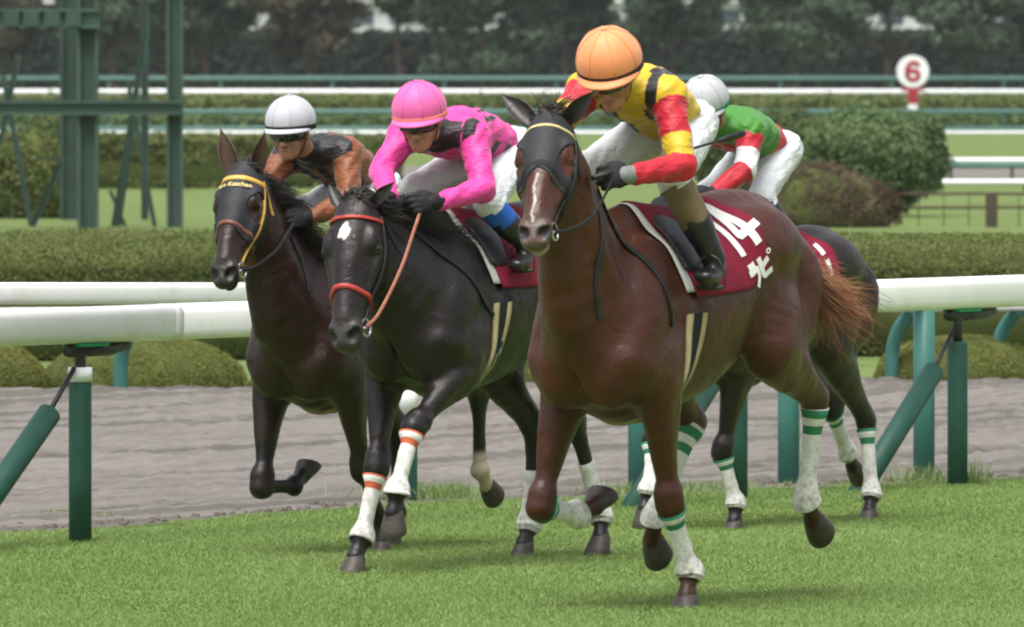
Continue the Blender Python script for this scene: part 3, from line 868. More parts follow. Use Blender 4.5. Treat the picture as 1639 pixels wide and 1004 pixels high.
for k, t in enumerate((-.30, 0, .724, 1.0, 1.30)):
    top_ = .80 if t < .5 else .745
    mb = MB(); mb.tube([rl(t, -.05), rl(t, .3), rl(t, top_ - .012), rl(t, top_)], [.052, .052, .052, .047], 20); mb.build('post_pad', M_GREEN, root, True, base)
    mb = MB(); mb.tube([rl(t, top_ - .02), rl(t, .93)], .026, 10); mb.build('post_core', M_STEEL, root, True, base)
    if t < .5:
        mb = MB(); mb.tube([rl(t, top_ - .062), rl(t, top_ + .004)], .055, 20); mb.build('post_collar', M_WHITE, root, True, base)
    mb = MB(); mb.box(rl(t + .006, .905), (.10, .26, .018), np.stack([np.cross(RD, [0, 0, 1]), RD, [0, 0, 1]], 1), .006); mb.build('rail_bracket', M_BRACK, root, False, base)
    mb = MB(); mb.tube([rl(t - .012, .88), rl(t + .03, .88), rl(t + .045, .90)], .03, 8); mb.build('rail_clamp', M_STEEL, root, True, base)
    a_, b_ = rl(t - .031, .60), rl(t - .135, -.06)
    mb = MB(); mb.tube([a_ + (a_ - b_) * .012, a_, a_ + (b_ - a_) * .5, b_], [.040, .055, .055, .055], 20); mb.build('brace_pad', M_GREEN, root, True, base)
    mb = MB(); mb.tube([a_ - (a_ - b_) * .05, rl(t - .006, .80)], .012, 8); mb.build('brace_rod', M_STEEL, root, True, base)
tag(root, 'front white running rail with dark green padded posts and slanting braces', 'rail', 'near running rails')

# second rail close behind it on straight teal posts
PL0 = np.array([-.525, 59.18]); PL1 = np.array([2.163, 62.25])
def pl(u, z=0.0): p = PL0 + (PL1 - PL0) * u; return np.array([p[0], p[1], z])
def pz(u): return 1.09 - .058 * u
root = empty('running_rail', tuple(pl(0))); base = pl(0)
for u0, u1 in ((-3.0, -1.2), (-1.197, .2), (.203, 1.3), (1.303, 2.6)):
    mb = MB(); rail_bar(mb, pl(u0, pz(u0) - .05), pl(u1, pz(u1) - .05), .10, .105); mb.build('rail_section', M_RAIL, root, True, base)
for u in (-2.3, -1.65, -1.0, -.0, .435, .725, .995, 1.6):
    mb = MB(); mb.tube([pl(u, -.05), pl(u, .4), pl(u, pz(u) - .1)], .056, 18); mb.build('post', M_TEAL, root, True, base)
    if u == -.0:
        mb = MB(); mb.tube([pl(u, .44), pl(u, .58)], .059, 18); mb.build('post_collar', M_WHITE, root, True, base)
tag(root, 'second white running rail on straight teal posts just behind the front rail', 'rail', 'near running rails')

# rail on the far side of the dirt with bent teal posts
def bx(px): D_ = 78.3 + (px - 193) / 1417 * 3.0; return np.array([(px - 819.5) / F_PX * D_, D_, 0])
root = empty('running_rail', tuple(bx(193))); base = bx(193)
for p0, p1 in ((-400, 400), (404, 1150), (1154, 2100)):
    A, B = bx(p0), bx(p1); A[2] = B[2] = .535; mb = MB(); rail_bar(mb, A + np.array([.14, -.1, 0]), B + np.array([.14, -.1, 0]), .08, .09); mb.build('rail_section', M_RAIL, root, True, base)
for px in (-167, 193, 553, 890, 1250, 1428, 1597, 1775):
    q = bx(px); P = np.array([[0, 0, -.05], [0, 0, .12], [.005, 0, .24], [.04, -.02, .36], [.10, -.06, .45], [.14, -.1, .50]]) + q
    mb = MB(); mb.tube(catmull(P, 5), .047, 14); mb.build('bent_post', M_TEAL, root, True, base)
tag(root, 'low rail on bent teal posts along the far side of the dirt', 'rail', 'near running rails')
# ------------------------------------------------------------------ horses
TH = R(28)                                  # the race runs past the camera at this angle to the view
FWD = np.array([-math.sin(TH), -math.cos(TH), 0]); LEFT = np.array([math.cos(TH), -math.sin(TH), 0])
HROT = math.atan2(FWD[1], FWD[0])

def coat_material(name):
    m = NT(name); v = m.coord()
    a = m.attr('coat')
    n1 = m.noise(v, 5, 5, 0.6); n2 = m.noise(m.coord((60, 60, 14)), 3, 4, 0.65)
    c = m.mix(m.maprange(n1, 0.3, 0.7, 0, 0.28), a.outputs['Color'], (0.004, 0.003, 0.003))
    c = m.mix(m.maprange(n2, 0.35, 0.7, 0, 0.22), c, m.mix(1.0, a.outputs['Color'], (2.0, 1.8, 1.7), 'MULTIPLY'))
    m.col(c).set(rough=m.maprange(n1, 0.3, 0.7, 0.32, 0.46), spec=0.38)
    # veins and hair lie under the skin
    v2 = m.noise(m.coord((1, 1, 1)), 9, 3, 0.5, 0.6)
    b = m.bump(v2, 0.34, 0.03)
    vn = m.noise(m.coord((1, 1, .7)), 5.5, 2, .5, 1.4); vn = m.maprange(m.math('ABSOLUTE', m.math('SUBTRACT', vn, .5)), 0, .022, 1, 0)
    b = m.bump(vn, 0.16, 0.008, b)
    b = m.bump(n2, 0.22, 0.005, b)
    m.bump(m.noise(m.coord((1, 1, .45)), 170, 2, .6), 0.22, 0.0035, b)
    return m.m

M_COAT = coat_material('horse_coat')
M_HOOF = plain('hoof_horn', (0.045, 0.036, 0.03), 0.5, 0.35, 25, 0.4, 0.3, dirt=((0.16, 0.14, 0.10), 0.5))
M_EYE = plain('horse_eye', (0.008, 0.005, 0.004), 0.06, 0.1, 10, 0.8)
def hair_mat(name, c, c2):
    m = NT(name); a = m.attr('tone')
    m.col(m.mix(a.outputs['Fac'], c, c2)).set(rough=0.42, spec=0.4); return m.m

def strands(rows, name, mat, parent, n_seg=7, wid=0.003, seedv=1):
    """rows: list of (root, d0, length, droop vector) -> thin tapering three sided hairs"""
    rg = np.random.default_rng(seedv)
    root = np.array([r[0] for r in rows]); d0 = np.array([unit(r[1]) for r in rows]); L = np.array([r[2] for r in rows]); g = np.array([r[3] for r in rows])
    k = len(rows); t = np.linspace(0, 1, n_seg + 1)[None, :, None]
    ph = rg.uniform(0, 6.28, (k, 1, 3)); am = rg.uniform(0.0, 0.045, (k, 1, 3))
    P = root[:, None] + d0[:, None] * L[:, None, None] * t + g[:, None] * t ** 2 + am * np.sin(ph + t * rg.uniform(3, 7, (k, 1, 1))) * t
    T = np.gradient(P, axis=1); T /= np.linalg.norm(T, axis=2, keepdims=True) + 1e-9
    ref = unit([0.3, 0.8, 0.5]); N = np.cross(T, ref); N /= np.linalg.norm(N, axis=2, keepdims=True) + 1e-9; B = np.cross(T, N)
    w = (wid * rg.uniform(0.6, 1.3, (k, 1, 1))) * (1 - t ** 1.5 * 0.93)
    a = np.arange(3) / 3 * 2 * np.pi
    V = P[:, :, None] + w[..., None] * (np.cos(a)[None, None, :, None] * N[:, :, None] + np.sin(a)[None, None, :, None] * B[:, :, None])
    base = (np.arange(k) * (n_seg + 1) * 3)[:, None, None]; i = (np.arange(n_seg) * 3)[None, :, None]; j = np.arange(3)[None, None]; j2 = (j + 1) % 3
    q = np.stack([base + i + j, base + i + j2, base + i + 3 + j2, base + i + 3 + j], -1).reshape(-1, 4)
    tone = np.repeat(rg.random(k), (n_seg + 1) * 3)
    me = mesh_np(name, V.reshape(-1, 3), q, True, {'tone': ('FLOAT', tone)})
    return obj(name, me, mat, parent)

def seg_t(P, a, b):
    ab = np.asarray(b) - np.asarray(a); return ((P - a) @ ab) / (ab @ ab)

class Horse: pass

def build_horse(S):
    sc = S['sc']; H = Horse(); H.S = S; H.sc = sc
    dzr, dzf = S['dz']
    def T(x, y, z):
        u = np.clip((x + 0.7) / 1.2, 0, 1); return np.array([x, y, z + dzr + (dzf - dzr) * u]) * sc
    H.T = T
    f = Field(); H.f = f
    # trunk: ribs, chest, loin, croup
    X = [.60, .45, .22, -.05, -.30, -.52, -.70, -.84]
    Zc = [1.13, 1.17, 1.18, 1.19, 1.245, 1.29, 1.30, 1.29]
    W = [.155, .215, .265, .285, .265, .235, .20, .12]
    Hh = [.21, .335, .36, .345, .30, .275, .245, .16]
    f.u(Tub([T(x, 0, z) for x, z in zip(X, Zc)], np.array(W) * sc, np.array(Hh) * sc, n=3), 0)
    f.u(Tub([T(.58, 0, 1.50), T(.36, 0, 1.565), T(.12, 0, 1.53), T(-.1, 0, 1.49)], np.array([.05, .05, .055, .06]) * sc, np.array([.08, .07, .06, .05]) * sc), .10 * sc)
    f.u(Tub([T(-.28, 0, 1.50), T(-.48, 0, 1.52), T(-.70, 0, 1.47), T(-.85, 0, 1.41)], np.array([.07, .08, .07, .045]) * sc, np.array([.06, .065, .07, .05]) * sc), .10 * sc)
    # shoulder blade, breast muscle, quarters
    f.both(lambda g: Tub([T(.34, .12 * g, 1.44), T(.46, .175 * g, 1.27), T(.585, .165 * g, 1.08)], np.array([.058, .080, .084]) * sc, np.array([.13, .13, .10]) * sc), .045 * sc)
    f.both(lambda g: Ell(T(.60, .10 * g, 1.02), np.array([.115, .105, .13]) * sc), .06 * sc)
    f.u(Ell(T(.62, 0, 1.12), np.array([.10, .09, .15]) * sc), .06 * sc)
    f.both(lambda g: Ell(T(.36, .185 * g, 1.06), np.array([.14, .082, .14]) * sc), .040 * sc)   # triceps
    f.both(lambda g: Ell(T(-.50, .140 * g, 1.37), np.array([.28, .150, .175]) * sc), .05 * sc)   # gluteals
    f.both(lambda g: Tub([T(-.80, .09 * g, 1.38), T(-.85, .135 * g, 1.24), T(-.79, .150 * g, 1.05)], np.array([.08, .11, .095]) * sc, np.array([.08, .11, .09]) * sc), .05 * sc)
    H.trunk = Field(); H.trunk.ops = list(f.ops)
    for g in (1, -1):                                                                                # valleys between the muscles
        f.cut(Tub([T(.26, .215 * g, 1.44), T(.19, .290 * g, 1.22), T(.23, .285 * g, 1.00)], np.array([.008, .012, .010]) * sc), .055 * sc)
        f.cut(Tub([T(-.26, .215 * g, 1.46), T(-.30, .290 * g, 1.26), T(-.27, .262 * g, 1.06)], np.array([.008, .012, .010]) * sc), .055 * sc)
        f.cut(Tub([T(-.70, .185 * g, 1.42), T(-.67, .262 * g, 1.22), T(-.62, .265 * g, 1.05)], np.array([.007, .010, .008]) * sc), .045 * sc)
    f.cut(Ell(T(.735, 0, 1.03), np.array([.06, .010, .17]) * sc), .05 * sc)                       # groove between the breast muscles
    # neck
    P = np.array(S['poll']); Mz = np.array(S['muz']); hd = unit(Mz - P); hl = np.linalg.norm(Mz - P) / 0.62
    yaw = R(S['hyaw']); h0 = np.array([-math.sin(yaw), math.cos(yaw), S.get('hroll', 0.0)])
    hs = unit(h0 - hd * (h0 @ hd)); hn = np.cross(hd, hs)
    def HP(t, n, s): return P + (hd * t + hn * n + hs * s) * hl
    H.HP = HP; H.hd, H.hn, H.hs, H.hl, H.P, H.M = hd, hn, hs, hl, P, Mz
    n_end = HP(.10, -.115, 0); n0 = T(.46, 0, 1.25); n1 = T(.62, 0, 1.33)
    up = np.array([0, 0, 1.0])
    mid1 = n1 + (n_end - n1) * .38 + up * S.get('arch', .02) * sc; mid2 = n1 + (n_end - n1) * .74 + up * S.get('arch', .02) * 1.2 * sc
    f.u(Tub([n0, n1, mid1, mid2, n_end], np.array([.17, .155, .122, .096, .080]) * sc, np.array([.30, .255, .195, .15, .115]) * sc, side=unit(np.array([0, 1, 0]) + hs * .3), n=4), .08 * sc)
    H.neck = catmull(np.array([n1, mid1, mid2, n_end]), 8)
    # crest ridge and windpipe
    nn = []
    for i, p in enumerate([n1, mid1, mid2, n_end]):
        tg = unit([n_end - n1, n_end - n1, n_end - mid1, n_end - mid2][i]); nv = unit(up - tg * (tg @ up)); hh = [.235, .18, .14, .105][i] * sc
        nn.append((p + nv * hh, p - nv * hh * .86))
    f.u(Tub([a for a, b in nn], np.array([.045, .04, .036, .034]) * sc), .06 * sc)
    f.u(Tub([b for a, b in nn], np.array([.06, .045, .042, .038]) * sc), .05 * sc)
    f.both(lambda g: Tub([HP(.06, -.16, .05 * g), n1 + (n_end - n1) * .55 + np.array([0, .085 * g, -.03]) * sc, n1 + np.array([.0, .125 * g, -.06]) * sc, T(.60, .155 * g, 1.13)], np.array([.030, .042, .052, .055]) * sc), .035 * sc)   # neck muscle to the point of the shoulder
    H.crest = catmull(np.array([T(.40, 0, 1.57)] + [a for a, b in nn] + [HP(-.01, -.02, 0)]), 8)
    # head
    secs = [(-.005, -.070, .060, .072), (.07, -.065, .080, .095), (.15, -.075, .092, .112), (.25, -.088, .085, .120), (.35, -.078, .066, .098), (.45, -.060, .053, .072), (.53, -.054, .052, .058), (.575, -.055, .046, .046)]
    hw = S.get('hw', 1.12)
    def HP(t, n, s, _o=HP): return _o(t, n, s * hw)
    H.HP = HP
    f.u(Tub([HP(t, n, 0) for t, n, w, h in secs], np.array([q[2] for q in secs]) * hl * hw, np.array([q[3] for q in secs]) * hl, side=hs, n=3), .03 * hl)
    ax = np.array([hd, hs, hn])
    f.both(lambda g: Ell(HP(.235, -.125, .052 * g), np.array([.105, .042, .095]) * hl, ax), .03)     # cheek
    f.both(lambda g: Ell(HP(.175, -.018, .072 * g), np.array([.055, .030, .032]) * hl, ax), .025)    # brow
    f.u(Tub([HP(.10, .012, 0), HP(.22, .014, 0), HP(.36, .004, 0), HP(.50, -.008, 0)], np.array([.05, .05, .036, .028]) * hl, np.array([.028, .03, .026, .022]) * hl, side=hs), .03)
    f.both(lambda g: Tub([HP(.23, -.055, .088 * g), HP(.33, -.060, .068 * g), HP(.40, -.058, .054 * g)], np.array([.016, .013, .009]) * hl), .02)
    f.both(lambda g: Ell(HP(.548, -.034, .036 * g), np.array([.042, .026, .030]) * hl, ax), .02)     # nostril wing
    f.u(Ell(HP(.595, -.056, 0), np.array([.030, .044, .032]) * hl, ax), .025)
    f.u(Ell(HP(.560, -.118, 0), np.array([.046, .034, .026]) * hl, ax), .02)                         # chin
    f.both(lambda g: Tub([HP(.28, -.175, .03 * g), HP(.42, -.135, .022 * g), HP(.55, -.112, .008 * g)], np.array([.028, .022, .020]) * hl), .03)
    H.headless = None
    f.both(lambda g: Ell(HP(.205, -.040, .100 * g), np.array([.030, .020, .022]) * hl, ax), 0.0) if False else None
    for g in (1, -1):
        f.cut(Ell(HP(.205, -.038, .104 * g), np.array([.030, .020, .019]) * hl, ax), .012)           # eye socket
        ax2 = np.array([unit(hd + hn * .35), unit(hs * g + hn * .55 + hd * .35), np.cross(unit(hd), unit(hs))])
        f.cut(Ell(HP(.574, -.024, .041 * g), np.array([.030, .024, .017]) * hl, ax2), .008)          # nostril
        f.u(Ell(HP(.204, -.026, .094 * g), np.array([.027, .012, .009]) * hl, ax), .010)             # upper lid
    f.cut(Ell(HP(.60, -.092, 0), np.array([.075, .075, .0055]) * hl, ax), .006)                      # mouth
    H.hf = Field(); H.hf.ops = list(f.ops)
    # legs
    H.legs = {}
    for nm, q in S['legs'].items():
        g = 1 if nm[0] == 'L' else -1
        fore = nm[1] == 'F'
        A = {k: np.array(v, float) for k, v in q.items()}
        if fore:
            e = A.get('elb', T(.40, .165 * g, .90)); k_, ft, to = A['knee'], A['fet'], A['toe']
            sh = T(.50, .165 * g, 1.06)
            f.u(Tub([sh, e, e + (k_ - e) * .35, e + (k_ - e) * .75, k_], np.array([.092, .084, .060, .040, .046]) * sc, np.array([.118, .108, .076, .047, .052]) * sc, n=3), .06 * sc)
            f.u(Tub([k_ - (k_ - e) * .10, k_ + (ft - k_) * .03], np.array([.054, .050]) * sc, np.array([.058, .052]) * sc), .03)
            f.u(Tub([e + (k_ - e) * .05 + np.array([.05, .03 * g, 0]) * sc, e + (k_ - e) * .35 + np.array([.045, .02 * g, 0]) * sc, e + (k_ - e) * .72 + np.array([.02, .005 * g, 0]) * sc], np.array([.046, .036, .014]) * sc, n=3), .03 * sc)
            P_ = [k_, k_ + (ft - k_) * .22, k_ + (ft - k_) * .6, k_ + (ft - k_) * .86, ft]
            Wd = [.044, .030, .026, .029, .040]; Hd = [.047, .037, .033, .037, .046]
        else:
            st, k_, ft, to = A['stif'], A['hock'], A['fet'], A['toe']
            hip = T(-.60, .12 * g, 1.26)
            f.u(Tub([hip, hip + (st - hip) * .5, st], np.array([.11, .13, .095]) * sc, np.array([.21, .21, .14]) * sc), .05 * sc)
            f.u(Tub([st, st + (k_ - st) * .35, st + (k_ - st) * .75, k_], np.array([.088, .076, .044, .046]) * sc, np.array([.125, .10, .055, .060]) * sc, n=3), .05 * sc)
            # hamstring running down behind, and point of hock
            dn = unit(ft - k_); tb = unit(k_ - st); bk = unit(tb - dn); pt = k_ + bk * .055 * sc
            f.u(Tub([T(-.80, .125 * g, 1.12), st + (k_ - st) * .38 + bk * .06 * sc, pt - (k_ - st) * .12], np.array([.07, .05, .022]) * sc, np.array([.09, .06, .022]) * sc), .06 * sc)
            f.u(Tub([pt - (k_ - st) * .12, pt], np.array([.020, .024]) * sc), .025)
            f.u(Tub([pt, k_ + (ft - k_) * .18], np.array([.026, .026]) * sc, np.array([.03, .03]) * sc), .03)
            P_ = [k_, k_ + (ft - k_) * .2, k_ + (ft - k_) * .6, k_ + (ft - k_) * .88, ft]
            Wd = [.045, .032, .028, .031, .041]; Hd = [.058, .043, .036, .039, .048]
        f.u(Tub(P_, np.array(Wd) * sc, np.array(Hd) * sc, n=3), .025)
        pd = unit(to - ft); cor = ft + pd * .10 * sc
        f.u(Tub([ft, ft + pd * .055 * sc, cor], np.array([.038, .031, .039]) * sc, np.array([.043, .035, .044]) * sc), .02)
        f.u(Ell(ft - np.array([.0, 0, 0]) + unit(np.cross(np.array([0, 1, 0]), pd)) * -.0 * sc, .04 * sc), .015)
        H.legs[nm] = dict(k=k_, ft=ft, cor=cor, pd=pd, to=to, top=(A.get('elb') if fore else A.get('stif')))
    root = empty(S['name'], tuple(np.array(S['at'] + (0.0,))), HROT)
    H.root = root
    tag(root, S['label'], 'horse', 'horses racing on the turf')
    d_, lo_, h_, ax_ = f.grid(.0085); H.g = Sampled(d_, lo_, h_)
    Xn, Yn, Zn = ax_[0][:, None, None], ax_[1][None, :, None], ax_[2][None, None, :]
    d_ = d_ + (.0022 * np.sin(Xn * 31 + 2.2 * np.sin(Zn * 14 + Yn * 9)) * np.sin(Zn * 22 - Yn * 26 + 1.7 * np.sin(Xn * 11))).astype(np.float32)
    H.g.d = d_
    V, Q = nets(d_, lo_, h_); V = relax(V, Q, 2)
    # coat colouring: body, darker points, muzzle, markings
    C = np.tile(np.array(S['coat'], float), (len(V), 1)); pts = np.array(S['points'], float)
    def blend(C, m, c): return C + m[:, None] * (np.asarray(c, float) - C)
    for nm, L in H.legs.items():
        tt = seg_t(V, L['k'], L['ft']); ab = L['ft'] - L['k']
        dist = np.linalg.norm(V - (L['k'] + np.clip(tt, 0, 1.3)[:, None] * ab), axis=1)
        m = np.clip((tt + .45) / .5, 0, 1) * (dist < .20)
        C = blend(C, m * S.get('ptm', 1.0), pts)
        if nm in S.get('socks', {}):
            t2 = np.clip((tt - S['socks'][nm]) / .08, 0, 1) * (dist < .16); C = blend(C, t2, (.38, .33, .24))
    hv = (V - P) @ hd / hl; hn_ = (V - P) @ hn / hl; hs_ = (V - P) @ hs / hl
    inhead = (np.abs(hs_) < .16) & (hn_ > -.22) & (hn_ < .08) & (hv > -.03)
    C = blend(C, np.clip((hv - .46) / .10, 0, 1) * inhead * .75, S['muzzle'])
    for g in (1, -1):
        dn_ = np.linalg.norm((V - HP(.566, -.026, .038 * g)) / np.array([1, 1, 1]), axis=1) / hl
        C = blend(C, np.clip((.030 - dn_) / .008, 0, 1), (.006, .004, .004))
    C = blend(C, np.clip((.009 - np.abs(hn_ + .092)) / .004, 0, 1) * (hv > .49) * inhead, (.010, .007, .007))
    if 'chin' in S: C = blend(C, np.clip((hv - .50) / .04, 0, 1) * np.clip((-.078 - hn_) / .012, 0, 1) * inhead, S['chin'])
    for kind, t0, t1, s0, wd, col in S.get('marks', []):
        u = np.clip((hv - t0) / (t1 - t0), 0, 1)
        ww = wd * (1.0 if kind == 'star' else (.55 + .45 * np.sin(hv * 45) ** 2))
        edge = np.abs(hs_ - s0 - (.004 * np.sin(hv * 60))) / ww
        if kind == 'star': edge = np.sqrt(edge ** 2 + ((hv - (t0 + t1) / 2) / ((t1 - t0) / 2)) ** 2) + .18 * np.sin(hs_ * 160 + hv * 90)
        m = np.clip((1.15 - edge) / .3, 0, 1) * (hv > t0 - .01) * (hv < t1 + .01) * (hn_ > -.05) * inhead
        C = blend(C, m, col)
    # belly and inner thigh slightly darker hair, upper side sun bleached
    body = obj('body', mesh_np('horse_body', V, Q, True, {'coat': ('FLOAT_COLOR', np.column_stack([np.clip(C, 0, 1), np.ones(len(V))]))}), M_COAT, root)
    # eyes
    for g in (1, -1):
        mb = MB(); u_, v_ = np.meshgrid(np.linspace(0, np.pi, 9), np.arange(12) / 12 * 2 * np.pi, indexing='ij')
        c = HP(.205, -.038, .080 * g); r_ = .029 * hl
        mb.grid(c + r_ * np.stack([np.sin(u_) * np.cos(v_), np.sin(u_) * np.sin(v_), np.cos(u_)], -1), closed_v=True)
        mb.build('eye', M_EYE, root, True)
    # ears: cupped leaves
    M_EAR = M_COAT
    for g, tip in ((1, S['earL']), (-1, S['earR'])):
        b = HP(.015, -.035, .055 * g); tip = np.array(tip, float); axv = tip - b; L_ = np.linalg.norm(axv); axv /= L_
        fr = unit(np.array(S.get('earface', (1, .2, .1))) ); fr = unit(fr - axv * (fr @ axv)); sd = np.cross(axv, fr)
        u = np.linspace(0, 1, 15); a = np.linspace(-1, 1, 11)
        wd = L_ * (.185 * np.sin(np.pi * np.clip(u * .83 + .2, 0, 1)) ** .8 * (1 - u ** 5) + .005)
        G = []
        for thk in (0, 1):
            rows = []
            for i, uu in enumerate(u):
                curl = 2.2 - 1.2 * uu
                ang = a * curl * (.90 if thk else 1)
                rr = wd[i] * (.86 if thk else 1.0)
                row = b + axv * L_ * uu + fr * (.012 * L_ / .15 * math.sin(uu * 3)) + sd * (np.sin(ang) * rr)[:, None] - fr * (np.cos(ang) * rr * .75)[:, None]
                rows.append(row)
            G.append(np.array(rows))
        Gc = np.concatenate([G[0], G[1][:, ::-1]], axis=1)
        mb = MB(); mb.grid(Gc, closed_v=True)
        Ve, qe, te = mb.arr(); ec = np.tile(np.array(S['ear'], float), (len(Ve), 1))
        obj('ear', mesh_np('horse_ear', Ve, np.vstack(qe), True, {'coat': ('FLOAT_COLOR', np.column_stack([ec, np.ones(len(Ve))]))}), M_COAT, root)
    # hooves
    for nm, L in H.legs.items():
        pd = L['pd']; al = math.atan2(pd[0], -pd[2]); planted = S['legs'][nm].get('planted', 0)
        na = 0.0 if planted else al - R(36)
        n_ = np.array([math.sin(na), 0, -math.cos(na)]); tx = np.array([math.cos(na), 0, math.sin(na)]); sy = np.array([0, 1.0, 0])
        cor = L['cor']; a = np.arange(20) / 20 * 2 * np.pi
        rows = []
        for z_, wx, wy, ox in ((-.014, .038, .036, 0), (0, .047, .044, .0), (.012, .050, .047, .005), (.040, .058, .054, .021), (.074, .066, .061, .036), (.080, .064, .059, .036), (.076, .050, .046, .034), (.066, .02, .02, .03), (.066, .002, .002, .03)):
            heel = np.where(np.cos(a) < 0, .80, 1.0)
            rows.append(cor + (n_ * z_ + tx * ox) * sc + sc * (tx[None] * (np.cos(a) * wx * heel)[:, None] + sy[None] * (np.sin(a) * wy)[:, None]))
        mb = MB(); mb.grid(np.array(rows), closed_v=True); mb.build('hoof', M_HOOF, root, True)
    # leg wraps
    for nm, (t0, t1, stripes, bm, flare) in S.get('wraps', {}).items():
        L = H.legs[nm]; k_, ft, pd = L['k'], L['ft'], L['pd']
        path = np.vstack([k_ + (ft - k_) * np.linspace(t0, 1, 12)[:, None], ft + pd * np.linspace(.012, max(t1, .02), 5)[:, None] * sc])
        tt = np.concatenate([np.linspace(t0, 1, 12), 1 + np.linspace(.02, .2, 5)])
        dirs = np.gradient(path, axis=0); a = np.arange(18) / 18 * 2 * np.pi
        G = []; cc = []
        for i, p in enumerate(path):
            tg = unit(dirs[i]); s_ = unit(np.array([0, 1, 0]) - tg * tg[1]); b_ = np.cross(tg, s_)
            Dv = np.cos(a)[:, None] * s_ + np.sin(a)[:, None] * b_
            hit = march(H.g, np.tile(p, (18, 1)), Dv, .006 * sc, .075 * sc, 0, 60)
            r_ = np.linalg.norm(hit - p, axis=1); r_ = np.minimum(r_, np.median(r_) * 1.8)
            r_ = np.maximum(r_, np.median(r_) * .92)
            bulge = 1 + .03 * math.sin(i * 2.1) + (.10 if 9 <= i <= 13 else 0)
            if i > 11: bulge *= 1 + flare * (i - 11)
            G.append(p + Dv * (r_ * bulge)[:, None]); cc += [tt[i]] * 18
        G = np.array(G); inner = np.array([path[-1] + (G[-1] - path[-1]) * .82]); top = np.array([path[0] + (G[0] - path[0]) * .80])
        mb = MB(); mb.grid(np.concatenate([top, G, inner]), closed_v=True)
        Vw, qw, tw = mb.arr(); cc = np.array([t0] * 18 + cc + [1.2] * 18)
        obj('leg_wrap', mesh_np('leg_wrap', Vw, np.vstack(qw), True, {'along': ('FLOAT', cc)}), bm, root)
    # mane, forelock, tail
    rg = np.random.default_rng(int(S['seed']))
    rows = []
    cr = H.crest
    locks = []
    for i in range(S.get('locks', 110)):
        u = rg.uniform(.12, 1); g = S.get('mane_side', 1)
        locks.append((u, np.array([0, g * rg.uniform(-.1, .9), 0]) + np.array([-.2, 0, rg.uniform(.05, S.get('mane_up', .9))]), rg.uniform(.10, .22) * sc, np.array([-.06, g * .04, -.07]) * rg.uniform(.4, 1.5), rg.uniform(.7, 1.5)))
    for i in range(S.get('mane_n', 700)):
        lu, ld, ll, lg, lt = locks[int(rg.integers(len(locks)))]
        u = np.clip(lu + rg.normal(0, .012), .08, 1) * (len(cr) - 1); j = int(min(u, len(cr) - 2)); p = cr[j] + (cr[j + 1] - cr[j]) * (u - j)
        tg = unit(cr[min(j + 1, len(cr) - 1)] - cr[j])
        d = unit(-tg * lt + ld + rg.normal(0, .10, 3))
        rows.append((p + rg.normal(0, .009, 3) - np.array([0, 0, .01]), d, ll * rg.uniform(.7, 1.1), lg + rg.normal(0, .006, 3)))
    for i in range(S.get('fore_n', 90)):
        p = HP(rg.uniform(-.02, .03), .01, rg.uniform(-.03, .03))
        d = unit(hd * rg.uniform(-.3, .5) + hn * rg.uniform(.2, .6) + hs * rg.uniform(-.5, .5) - np.array([.6, 0, 0]))
        rows.append((p, d, rg.uniform(.06, .12) * sc, np.array([-.05, 0, -.02])))
    strands(rows, 'mane', S['mane_mat'], root, 6, .0032, int(S['seed']))
    if 'tail' in S:
        tp = np.array(S['tail'], float); path = catmull(tp, 8); rows = []
        dock = path[:9]
        mb = MB(); mb.tube(dock, np.linspace(.045, .028, len(dock)) * sc, 8)
        rows2 = []
        tl = [(rg.uniform(0, .75) ** 1.2 * .85, rg.normal(0, S.get('tail_spread', .35), 3) * np.array([.6, 1, .8]), rg.uniform(.10, .30) * sc, np.array([-.05, .02, -.03]) * rg.uniform(-.6, 1.6)) for _ in range(70)]
        for i in range(S.get('tail_n', 900)):
            lu, ls, ll, lg = tl[int(rg.integers(len(tl)))]
            j = int(min(np.clip(lu + rg.normal(0, .02), 0, 1) * (len(path) - 1), len(path) - 2)); p = path[j]
            tg = unit(path[min(j + 2, len(path) - 1)] - path[j])
            rows2.append((p + rg.normal(0, .016, 3), unit(tg + ls + rg.normal(0, .09, 3)), ll * rg.uniform(.6, 1.15), lg + rg.normal(0, .006, 3)))
        t_ = strands(rows2, 'tail', S['tail_mat'], root, 9, .0023, int(S['seed']) + 5)
        Vd, qd, td = mb.arr()
        obj('tail_dock', mesh_np('tail_dock', Vd, [np.vstack(qd), np.vstack(td)], True, {'coat': ('FLOAT_COLOR', np.tile(np.append(np.array(S['coat']), 1.0), (len(Vd), 1)))}), M_COAT, root)
    return H

def wrap_mat(name, c1):
    m = NT(name); a = m.attr('along').outputs['Fac']; v = m.coord()
    f = None
    for x in (.10, .27):
        b = m.math('LESS_THAN', m.math('ABSOLUTE', m.math('SUBTRACT', a, x)), .045)
        f = b if f is None else m.math('ADD', f, b)
    c = m.mix(f, (.72, .71, .68), c1)
    d = m.noise(v, 34, 5, .7); dd = m.math('MULTIPLY', m.maprange(d, .42, .66, 0, 1), m.maprange(a, .15, 1.1, .18, .80))
    c = m.mix(dd, c, (.20, .17, .12))
    m.col(c).set(rough=.85, spec=.15)
    w = m.noise(m.coord((1, 1, 6)), 22, 3, .5); m.bump(w, .4, .006)
    return m.m
M_WRAP_G = wrap_mat('leg_wrap_green_stripes', (.03, .20, .10))
M_WRAP_R = wrap_mat('leg_wrap_red_stripes', (.55, .12, .06))
HAIR_BAY = hair_mat('hair_black_brown', (.012, .009, .008), (.035, .022, .016))
HAIR_RED = hair_mat('hair_chestnut', (.16, .055, .022), (.42, .20, .10))
HAIR_DARK = hair_mat('hair_dark', (.010, .008, .008), (.030, .024, .022))
